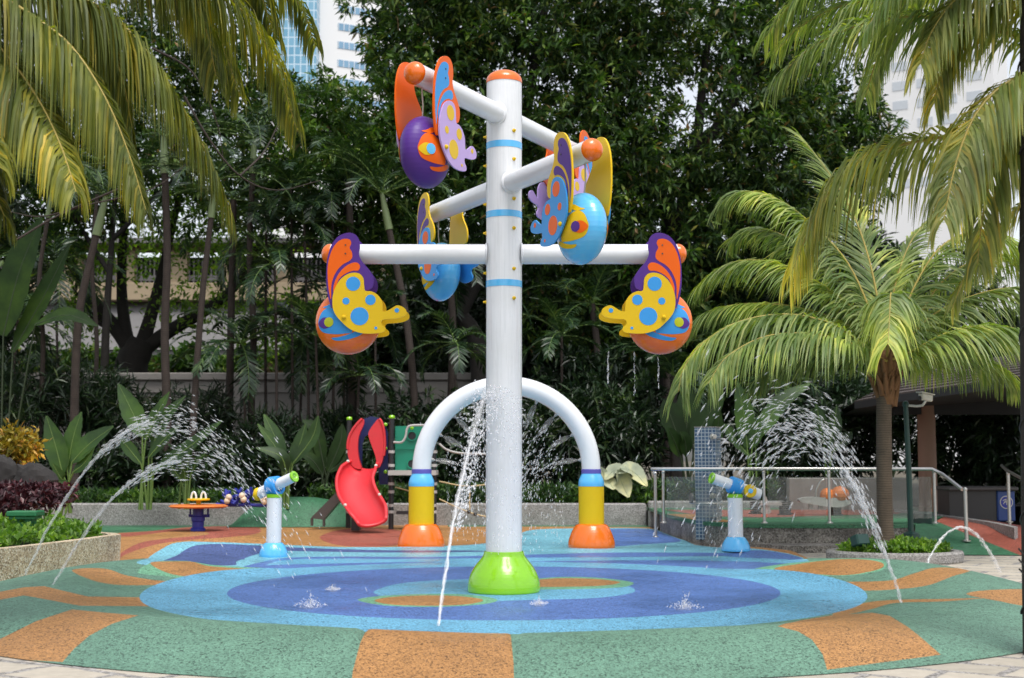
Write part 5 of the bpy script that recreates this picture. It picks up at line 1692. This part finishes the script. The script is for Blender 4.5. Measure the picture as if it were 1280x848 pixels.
# ------------------------------------------------------------------ play structure
SLY = 28.0
ps = thing('play_structure', 'climbing frame with red slide, navy arch and green panel behind the left arch leg', 'play structure', (X(490, SLY), SLY, 0))
for px, Y, yt in ((437, 28.9, 524), (490, 28.3, 522), (543, 28.3, 535), (627, 28.6, 560)):
    x_ = X(px, Y)
    m = MB(); m.tube([(x_, Y, .0), (x_, Y, Z(yt, Y))], .055, 14)
    for yy in (565, 582, 592, 605, 615, 632, 640):
        m.lathe([(.058, -.03), (.068, -.03), (.068, .03), (.058, .03)], (x_, Y, Z(yy, Y)), 14, m=1)
    p_ = m.build('post', [BLACK, GREYPL], ps)
    m = MB(); m.lathe([(.062, -.02), (.066, .015), (.045, .045), (0, .055)], (x_, Y, Z(yt, Y)), 14); m.build('post_cap', LIME, p_, origin=(X(490, SLY), SLY, 0))
pl2 = lambda Y: (lambda a, b, d: tuple(P(a, b, Y) + np.array((0, d, 0))))
# navy arch panel (an inverted U)
m = MB()
arch2 = [(445, 606), (444, 545), (447, 532), (454, 524), (464, 520.5), (474, 523), (481, 530), (485, 542), (485, 606), (474, 606), (473, 556), (470, 546), (463, 542), (456, 546), (453, 556), (452, 606)]
m.prism(arch2, pl2(28.75), 0, .05); m.build('arch_panel', NAVY, ps)
for px, py in ((482, 531), (482, 561), (482, 590), (446, 533)):
    m = MB(); m.lathe([(.04, 0), (.04, .02), (.02, .035), (0, .035)], P(px, py, 28.72), 12, axis=(0, -1, 0)); m.build('panel_knob', LIME, ps)
# slide chute: a swept trough
cen = crom([P(457, 586, 28.5), P(450, 596, 28.2), P(444.5, 610, 27.9), (P(447, 626, 27.6)), P(456, 641, 27.3), P(463, 652, 27.0), P(466, 657, 26.75)], 5)
wd = np.interp(np.linspace(0, 1, len(cen)), [0, .2, .5, .8, 1], [.26, .36, .38, .36, .28])
dep = np.interp(np.linspace(0, 1, len(cen)), [0, .2, .8, 1], [.16, .26, .24, .10])
sec = [(math.sin(a) * 1.0, -math.cos(a)) for a in np.linspace(-PI / 2, PI / 2, 15)]
T = nrm(np.gradient(cen, axis=0))
V = []
for p, t_, w_, d_ in zip(cen, T, wd, dep):
    s_ = nrm(np.cross(t_, np.array((0, -.6, .8)))); s_ = s_ * np.sign(s_[0]); up_ = np.cross(s_, t_); up_ = up_ * np.sign(up_[2])
    for a, b in sec:
        V.append(p + s_ * a * w_ + up_ * (b * d_ + d_))
V = np.array(V); k_ = len(cen)
F = [(i * 15 + j, i * 15 + j + 1, (i + 1) * 15 + j + 1, (i + 1) * 15 + j) for i in range(k_ - 1) for j in range(14)]
m = MB(); m.add(V, F, 0, True)
rim = np.r_[V[0::15], V[(k_ - 1) * 15:(k_ - 1) * 15 + 15], V[14::15][::-1]]
m.tube(rim, .036, 10)
sl = m.build('slide', RED, ps)
for idx in (3, k_ - 12):
    for e in (0, 14):
        m = MB(); m.ball(V[idx * 15 + e] + np.array((0, -.03, .02)), (.035,) * 3); m.build('slide_bolt', CAMWHITE, sl, origin=(X(490, SLY), SLY, 0))
m = MB()
hl = crom([(453, 524), (444, 533), (437, 545), (434.5, 558), (436, 572), (442, 584), (452, 586), (449, 574), (447.5, 560), (449, 545), (455, 530)], 4, True)
hr = crom([(474, 524), (479, 534), (481, 550), (480.5, 566), (477, 580), (472, 585), (470, 572), (466, 560), (462, 549), (461, 541), (467, 531)], 4, True)
for hp in (hl, hr):
    m = MB(); m.prism(hp, pl2(28.42), -.06, .1); m.tube([P(a, b, 28.36) for a, b in np.r_[hp[:14], hp[:0]]], .03, 8); m.build('slide_hood', RED, sl, origin=(X(490, SLY), SLY, 0))
m = MB(); m.box(P(460, 652, 27.4) + np.array((-.25, .1, -.05)), (.16, .4, .26)); m.build('slide_foot', BLACK, ps)
# green panel with portholes and S rail
m = MB(); m.prism([(494, 533), (546, 532), (546, 589), (494, 589)], pl2(28.4), 0, .04)
m.box(P(520, 561, 28.37), (.84, .02, .02))
gp = m.build('climbing_panel', PANELGREEN, ps)
for py in (545, 580):
    m = MB(); m.lathe([(.085, 0), (.085, .03), (.11, .03), (.11, 0)], P(515, py, 28.38), 22, axis=(0, -1, 0)); m.lathe([(.084, .004), (0, .004)], P(515, py, 28.38), 22, m=1, axis=(0, -1, 0)); m.build('porthole', [PANELGREEN, BLACK], gp, origin=(X(490, SLY), SLY, 0))  # black disc stands in for the dark seen through the hole
m = MB(); m.lathe([(.04, 0), (.04, .02), (0, .035)], P(515, 535, 28.36), 12, axis=(0, -1, 0)); m.build('panel_knob', LIME, ps)
m = MB(); m.tube(crom([P(492, 553, 28.25), P(502, 553, 28.22), P(507, 546, 28.22), P(509, 536, 28.22), P(516, 532, 28.22), P(546, 532, 28.25)], 5), .025, 10); m.build('handrail', GREYPL, ps)
m = MB(); m.box(P(517, 591, 28.4), (1.0, .9, .10)); m.build('deck', GREYPL, ps)
m = MB(); m.box(P(502, 641, 28.2) + np.array((.2, 0, 0)), (.6, .3, .06)); m.tube([P(512, 642, 28.2), P(512, 657, 28.2)], .03, 8); m.build('step', BLACK, ps)
m = MB(); m.prism([(388, 648), (424, 612), (428, 622), (404, 650)], pl2(28.2), 0, .5); m.tube([P(390, 648, 28.2), P(390, 657.5, 28.2)], .03, 8); m.tube([P(405, 648, 28.2), P(405, 658, 28.2)], .03, 8); m.build('climbing_ramp', DARKSTEEL, ps)
m = MB()
for pp in ([(549, 602), (585, 608), (625, 603)], [(549, 624), (585, 640), (625, 650)], [(587, 608), (587, 641)], [(494, 609), (520, 616), (545, 620)]):
    m.tube(crom([P(a, b, 28.3) for a, b in pp], 5), .016, 6)
for a, b in ((586, 640), (594, 643), (587, 609)):
    m.ball(P(a, b, 28.28), (.04,) * 3, 1)
m.build('rope_net', [ROPE, BLACK], ps)
m = MB(); m.tube(crom([P(549, 555, 28.2), P(560, 563, 28.2), P(580, 567, 28.2), P(627, 568, 28.3)], 5), .022, 8); m.build('bridge_rail', GREYPL, ps)

# spring table and bead toy at back left
STY = 27.6
tb = thing('play_table', 'navy pedestal play table with orange disc top and two white handles', 'playground toy', (X(248, STY), STY, 0))
m = MB()
c = P(248, 633, STY); c0 = np.array((c[0], c[1], 0))
m.lathe([(.15, .01), (.15, .06), (.12, .08), (.12, .2), (.14, .22), (.14, .3), (.11, .32), (.11, Z(636, STY))], c0, 18)
m.tube([P(236, 645, STY), P(262, 645, STY)], .03, 8); m.tube([P(238, 636, STY), P(238, 645, STY)], .02, 8); m.tube([P(260, 636, STY), P(260, 645, STY)], .02, 8)
m.build('pedestal', TOYBLUE, tb)
zz = Z(633, STY)
m = MB(); m.lathe([(0, zz - .03), (.55, zz - .03), (.60, zz), (.55, zz + .03), (0, zz + .03)], c0, 30); m.build('table_top', TOYORANGE, tb)
m = MB(); zz2 = Z(624.5, STY); m.lathe([(.05, zz), (.05, zz2 - .02), (.22, zz2 - .02), (.23, zz2), (.22, zz2 + .02), (0, zz2 + .02)], c0, 24); m.build('upper_disc', YELLOW, tb)
for dx in (-.10, .10):
    m = MB(); m.tube([c0 + np.array((dx + .05 * math.cos(a), 0, zz2 + .02 + .13 * math.sin(a))) for a in np.linspace(0, PI, 9)], .022, 8); m.build('handle', WHITE, tb)
bt = thing('bead_toy', 'deep blue star-shaped play beads with cream balls on the low wall behind the cannon', 'playground toy', P(310, 630, 29.0))
m = MB(); m.tube([P(270, 631, 29), P(340, 632, 29)], .04, 8)
for i in range(26):
    p = P(R.uniform(275, 338), R.uniform(616, 630), 29 + R.uniform(-.15, .1))
    for a in range(3):
        dd = np.array((R.uniform(-1, 1), R.uniform(-1, 1), R.uniform(-.6, 1))); dd /= np.linalg.norm(dd)
        m.tube([p, p + dd * .13], [.04, .03], 6)
m.build('blue_beads', TOYBLUE, bt)
for i in range(9):
    m = MB(); m.ball(P(R.uniform(283, 335), R.uniform(618, 630), 28.8), (.07,) * 3, 0, 10, 8); m.build('cream_ball', CREAM, bt)

# spring riders behind the glass
for px, py, Y, kind, lb in ((1020, 626, 25.6, 'plane', 'grey aeroplane spring rider with orange seat behind the glass'), (948, 635, 26.2, 'bare', 'grey fin-shaped spring rider on two springs behind the glass')):
    x_ = X(px, Y)
    o = thing('spring_rider', lb, 'spring rider', (x_, Y, TZ))
    for px2 in ((px - 42, px + 22) if kind == 'plane' else (px - 6, px + 32)):
        c = np.array((X(px2, Y), Y, 0)); zt2 = Z(628 if kind == 'bare' else 634, Y)
        m = MB(); m.tube([c + np.array((.09 * math.cos(a * 2 * PI), .09 * math.sin(a * 2 * PI), TZ + .02 + (zt2 - TZ) * a / 5)) for a in np.linspace(0, 5, 70)], .016, 6)
        m.lathe([(.14, TZ), (.14, TZ + .02), (0, TZ + .022)], c, 14); m.build('spring', BLACK, o)
    if kind == 'plane':
        m = MB(); m.prism(crom([(998, 624), (1008, 621.5), (1030, 622), (1050, 623), (1062, 628), (1050, 634), (1030, 633), (1012, 630), (1000, 628)], 4, True), pl2(Y), -.12, .12)
        for a in (1013, 1025): m.box(P(a, 633, Y), (.07, .1, .1))
        m.build('plane_body', GREYPL, o)
        m = MB(); m.ball(P(1034, 620, Y), (.14, .14, .15), 0); m.ball(P(1050, 619, Y), (.18, .16, .17), 0); m.build('seat', TOYORANGE, o)
        m = MB(); m.tube(crom([P(1020, 622, Y), P(1021, 612, Y), P(1026, 602, Y), P(1030, 600, Y)], 4), .02, 8); m.build('handle', STEEL, o)
    else:
        m = MB(); m.prism([(950, 640), (957, 620), (964, 640), (958, 645)], pl2(Y), -.03, .03); m.box(P(966, 630, Y), (.8, .1, .06)); m.build('rider_board', GREYPL, o)

# left planter extras
gy = 18.0
gl_ = thing('garden_light', 'green square-capped garden light standing in the left planter', 'garden light', P(32, 662, gy))
c = P(32, 642, gy)
m = MB(); m.box(c + np.array((0, 0, 0)), (.40, .34, .07), bev=.012); m.box(c + np.array((0, 0, -.05)), (.34, .28, .04)); m.build('cap', BOXGREEN, gl_)
m = MB(); m.box(c + np.array((.02, 0, -.18)), (.20, .18, .30)); m.build('stem', BOXGREEN, gl_)


def rock(px, py, Y, rx, rz_, lb):
    m_ = MB(); c_ = P(px, py, Y)
    m_.ball((0, 0, 0), (rx, rx * .8, rz_), 0, 22, 14)
    for v in m_.v:
        n_ = nrm(v)
        k2 = 1 + .16 * np.sin(n_[:, :1] * 4 + px) * np.cos(n_[:, 1:2] * 5) + .08 * np.sin(n_[:, 2:] * 9 + n_[:, :1] * 7) + .05 * np.sin(n_[:, :1] * 15 + n_[:, 1:2] * 13)
        v *= k2; v += c_
    single(m_.build('rock', ROCK), lb, 'rock', 'dark boulders in the left bed')


rock(42, 604, 22.5, .34, .34, 'dark rounded boulder between the croton shrub and the maroon hedge')
rock(4, 598, 22.5, .28, .40, 'dark boulder cut off by the left edge below the croton shrub')

# ------------------------------------------------------------------ water


def drops(mb, p, v, size, stretch, m=0):
    """elongated six-point drops at points p flying along v"""
    n = len(p)
    d = nrm(v); s = nrm(np.cross(d, np.array((.3, .8, .5)))); t_ = np.cross(d, s)
    size = np.broadcast_to(size, (n,))[:, None]; L = size * np.broadcast_to(stretch, (n,))[:, None]
    V = np.stack([p - d * L, p + s * size, p + t_ * size, p - s * size, p - t_ * size, p + d * L * .8], 1)
    F = np.array([(0, 2, 1), (0, 3, 2), (0, 4, 3), (0, 1, 4), (5, 1, 2), (5, 2, 3), (5, 3, 4), (5, 4, 1)])
    FF = (np.arange(n)[:, None, None] * 6 + F[None]).reshape(-1, 3)
    mb.add(V.reshape(-1, 3), FF, m, True)


def jet(label, p0, apex, p1, core, nd, spread, r0=.022, dsz=.011, breakup=.25, group='water jets arching over the pad'):
    """a ballistic arc: solid stream up to the fraction core, then drops that fan out"""
    p0, apex, p1 = (np.asarray(a, float) for a in (p0, apex, p1))
    ta = .5
    hgt = lambda t_: p0[2] + (p1[2] - p0[2]) * t_ + 4 * (apex[2] - (p0[2] + p1[2]) / 2) * t_ * (1 - t_)
    def at(t_):
        t_ = np.asarray(t_, float)
        k2 = np.stack([p0[0] + (p1[0] - p0[0]) * t_, p0[1] + (p1[1] - p0[1]) * t_, hgt(t_)], -1)
        return k2
    ts = np.linspace(0, core, 60)
    pth = at(ts)
    pth = pth + np.cumsum(rng.normal(size=pth.shape), 0) * .0012
    m_ = MB()
    m_.tube(pth, r0 * (1 + .25 * rng.normal(size=60)).clip(.4, 1.6) * np.linspace(.75, 1.15, 60), 8, 1, caps=False)
    m_.tube(pth + rng.normal(size=pth.shape) * .008, r0 * .5 * (1 + .4 * rng.normal(size=60)).clip(.2, 1.8), 6, 0, caps=False)
    tt = breakup + (1.0 - breakup) * rng.beta(1.5, 2.2, nd)
    v = at(tt + .01) - at(tt)
    sp = spread * ((tt - breakup) / (1 - breakup)) ** 1.0 + .012
    off = rng.normal(size=(nd, 3)) * sp[:, None]
    p = at(tt) + off * np.array((1, .8, 1))
    keep = p[:, 2] > .03
    sz_ = dsz * .78 * rng.uniform(.3, 1.5, nd) * np.where(rng.random(nd) < .08, 1.6, 1)
    drops(m_, p[keep], v[keep], sz_[keep], rng.uniform(2.5, 8, nd)[keep])
    single(m_.build('water_jet', [WATER, STREAM]), label, 'water jet', group)


jet('tall water jet arching from the left mound toward the left cannon, the higher of two', P(32, 718, 15.0), P(222, 528, 14.2), G(392, 757), .44, 760, .26, .018, .0092)
jet('lower water jet arching from the left mound beneath the taller one', P(58, 746, 14.2), P(232, 578, 13.8), G(405, 757), .48, 420, .20, .018, .0088)
jet('thick water jet arching from the right mound up and over to the left', P(1126, 753, 13.0), P(985, 526, 13.2), G(858, 757), .24, 1150, .38, .020, .0092, .06)
jet('small thin water arc beside the round planter at the far right', P(1152, 722, 16.6), P(1198, 659, 17.2), P(1252, 722, 17.6), .98, 60, .012, .018, .008, .4)
# centre jet hitting the pole
m = MB()
pa, pb = P(548, 781, 11.4), P(607, 490, 14.75)
ts = np.linspace(0, 1, 60)
pth = pa[None] * (1 - ts[:, None]) + pb[None] * ts[:, None]
pth[:, 2] += .20 * 4 * ts * (1 - ts) * .25; pth[:, 0] -= .05 * np.sin(ts * PI)
m.tube(pth, .022 * (1 + .3 * rng.normal(size=60)).clip(.4, 1.7) * np.linspace(.7, 1.3, 60), 8, 1, caps=False)
m.tube(pth[:45] + rng.normal(size=(45, 3)) * .006, .011, 6, 0, caps=False)
n = 700
tt = .35 + .65 * rng.random(n)
p = pa * (1 - tt[:, None]) + pb * tt[:, None] + rng.normal(size=(n, 3)) * (.02 + .10 * (tt - .35))[:, None]
drops(m, p, np.tile(pb - pa, (n, 1)), .010 * rng.uniform(.4, 1.5, n), rng.uniform(1.5, 4, n))
n = 520
c = P(612, 500, 14.72)
d = nrm(rng.normal(size=(n, 3)) + np.array((0.1, -.6, .3)))
r_ = rng.random(n) ** .7 * .42
p = c + d * r_[:, None] + np.array((0, 0, -1)) * (r_ ** 2)[:, None] * 1.6 + np.array((.05, 0, 0))
drops(m, p, d + np.array((0, 0, -.5)), .009 * rng.uniform(.4, 1.5, n), rng.uniform(1., 3., n))
n = 260
p = np.c_[rng.normal(size=n) * .22 + X(625, 14.7), rng.uniform(14.3, 14.72, n), rng.uniform(Z(690, 14.7), Z(520, 14.7), n)]
drops(m, p, np.tile((0, 0, -1.), (n, 1)) + rng.normal(size=(n, 3)) * .1, .006 * rng.uniform(.5, 1.5, n), rng.uniform(2, 5, n))
single(m.build('water_jet', [WATER, STREAM]), 'straight water jet rising in front of the pole and bursting against it', 'water jet', 'water jets arching over the pad')
# sprays inside the arch
m = MB()
for a in NOZ:
    d = np.array((-math.cos(a), 0, -math.sin(a)))
    c = np.array((acx + (ahw - .21) * math.cos(a), AY, az0 + (ahw - .21) * math.sin(a)))
    V, F, _p = paddle(c, c + d * .2, c + d * R.uniform(.34, .48) + np.array((0, 0, -.02)), .11)
    m.add(V, F, 2, True)
    n = 130
    u = rng.random(n) ** .8
    p = c + d * (.2 + u * 1.1)[:, None] + rng.normal(size=(n, 3)) * (.03 + .16 * u)[:, None] + np.array((0, 0, -1.)) * (.55 * u ** 2)[:, None]
    keep = p[:, 2] > .05
    drops(m, p[keep], (d + np.array((0, 0, -1.)) * (.3 + u * 1.2)[:, None])[keep], (.0085 * rng.uniform(.4, 1.5, n))[keep], rng.uniform(1.5, 5, n)[keep])
n = 500
p = np.c_[rng.uniform(acx - 1.0, acx + 1.0, n), AY + rng.normal(size=n) * .15, rng.uniform(.1, 1.6, n)]
drops(m, p, np.tile((0, 0, -1.), (n, 1)) + rng.normal(size=(n, 3)) * .15, .007 * rng.uniform(.5, 1.5, n), rng.uniform(2, 6, n))
single(m.build('water_spray', [WATER, STREAM, SHEET]), 'fine water spray falling from the nozzles inside the white arch', 'water spray')
# splashes on the pad
for (px, py, s_, lb) in ((388, 758, .8, 'white splash on the blue disc left of the orange oval'), (856, 760, .85, 'white splash on the blue disc right of the post foot'),
                         (674, 756, .45, 'small splash just right of the lime green foot'), (416, 738, .4, 'small faint splash behind the left splash')):
    c = G(px, py, .02)
    n = 300
    a = rng.random(n) * 2 * PI; r_ = rng.random(n) ** 1.4 * .22 * s_
    hh = np.abs(rng.normal(size=n)) * .07 * s_ * np.exp(-r_ * 9)
    p = np.c_[c[0] + r_ * np.cos(a), c[1] + r_ * np.sin(a), .022 + hh]
    m = MB(); m.lathe([(0, .03), (.03 * s_, .026), (.08 * s_, .012), (.13 * s_, .0075)], (c[0], c[1], 0), 20, 1)
    drops(m, p, np.c_[np.cos(a), np.sin(a), np.full(n, .9)], .005 * rng.uniform(.5, 1.6, n), rng.uniform(1, 2.2, n))
    single(m.build('water_splash', [WATER, SHEET]), lb, 'splash', 'splashes where drops hit the blue disc')
# thin dribbles from buckets
m = MB()
for px, y0, y1 in ((793, 440, 500), (823, 446, 490), (760, 440, 480)):
    n = 40
    p = np.array([P(px + R.uniform(-1, 1), R.uniform(y0, y1), 15) for _ in range(n)])
    drops(m, p, np.tile((0, 0, -1.), (n, 1)), .005 * rng.uniform(.5, 1.5, n), rng.uniform(2, 6, n))
single(m.build('water_dribble', [WATER]), 'thin dribble of drops falling below the right orange bucket', 'water drips')
m = MB(); n = 160
c0_, c1_ = P(906, 558, SY - .32), P(890, 690, SY - .5)
tt = rng.random(n)
p = c0_ * (1 - tt[:, None]) + c1_ * tt[:, None] + rng.normal(size=(n, 3)) * .05
drops(m, p, np.tile((-.1, 0, -1.), (n, 1)), .009 * rng.uniform(.5, 1.5, n), rng.uniform(3, 6, n))
single(m.build('water_spray', [WATER]), 'loose drops falling in front of the blue tiled shower pillar', 'water spray')
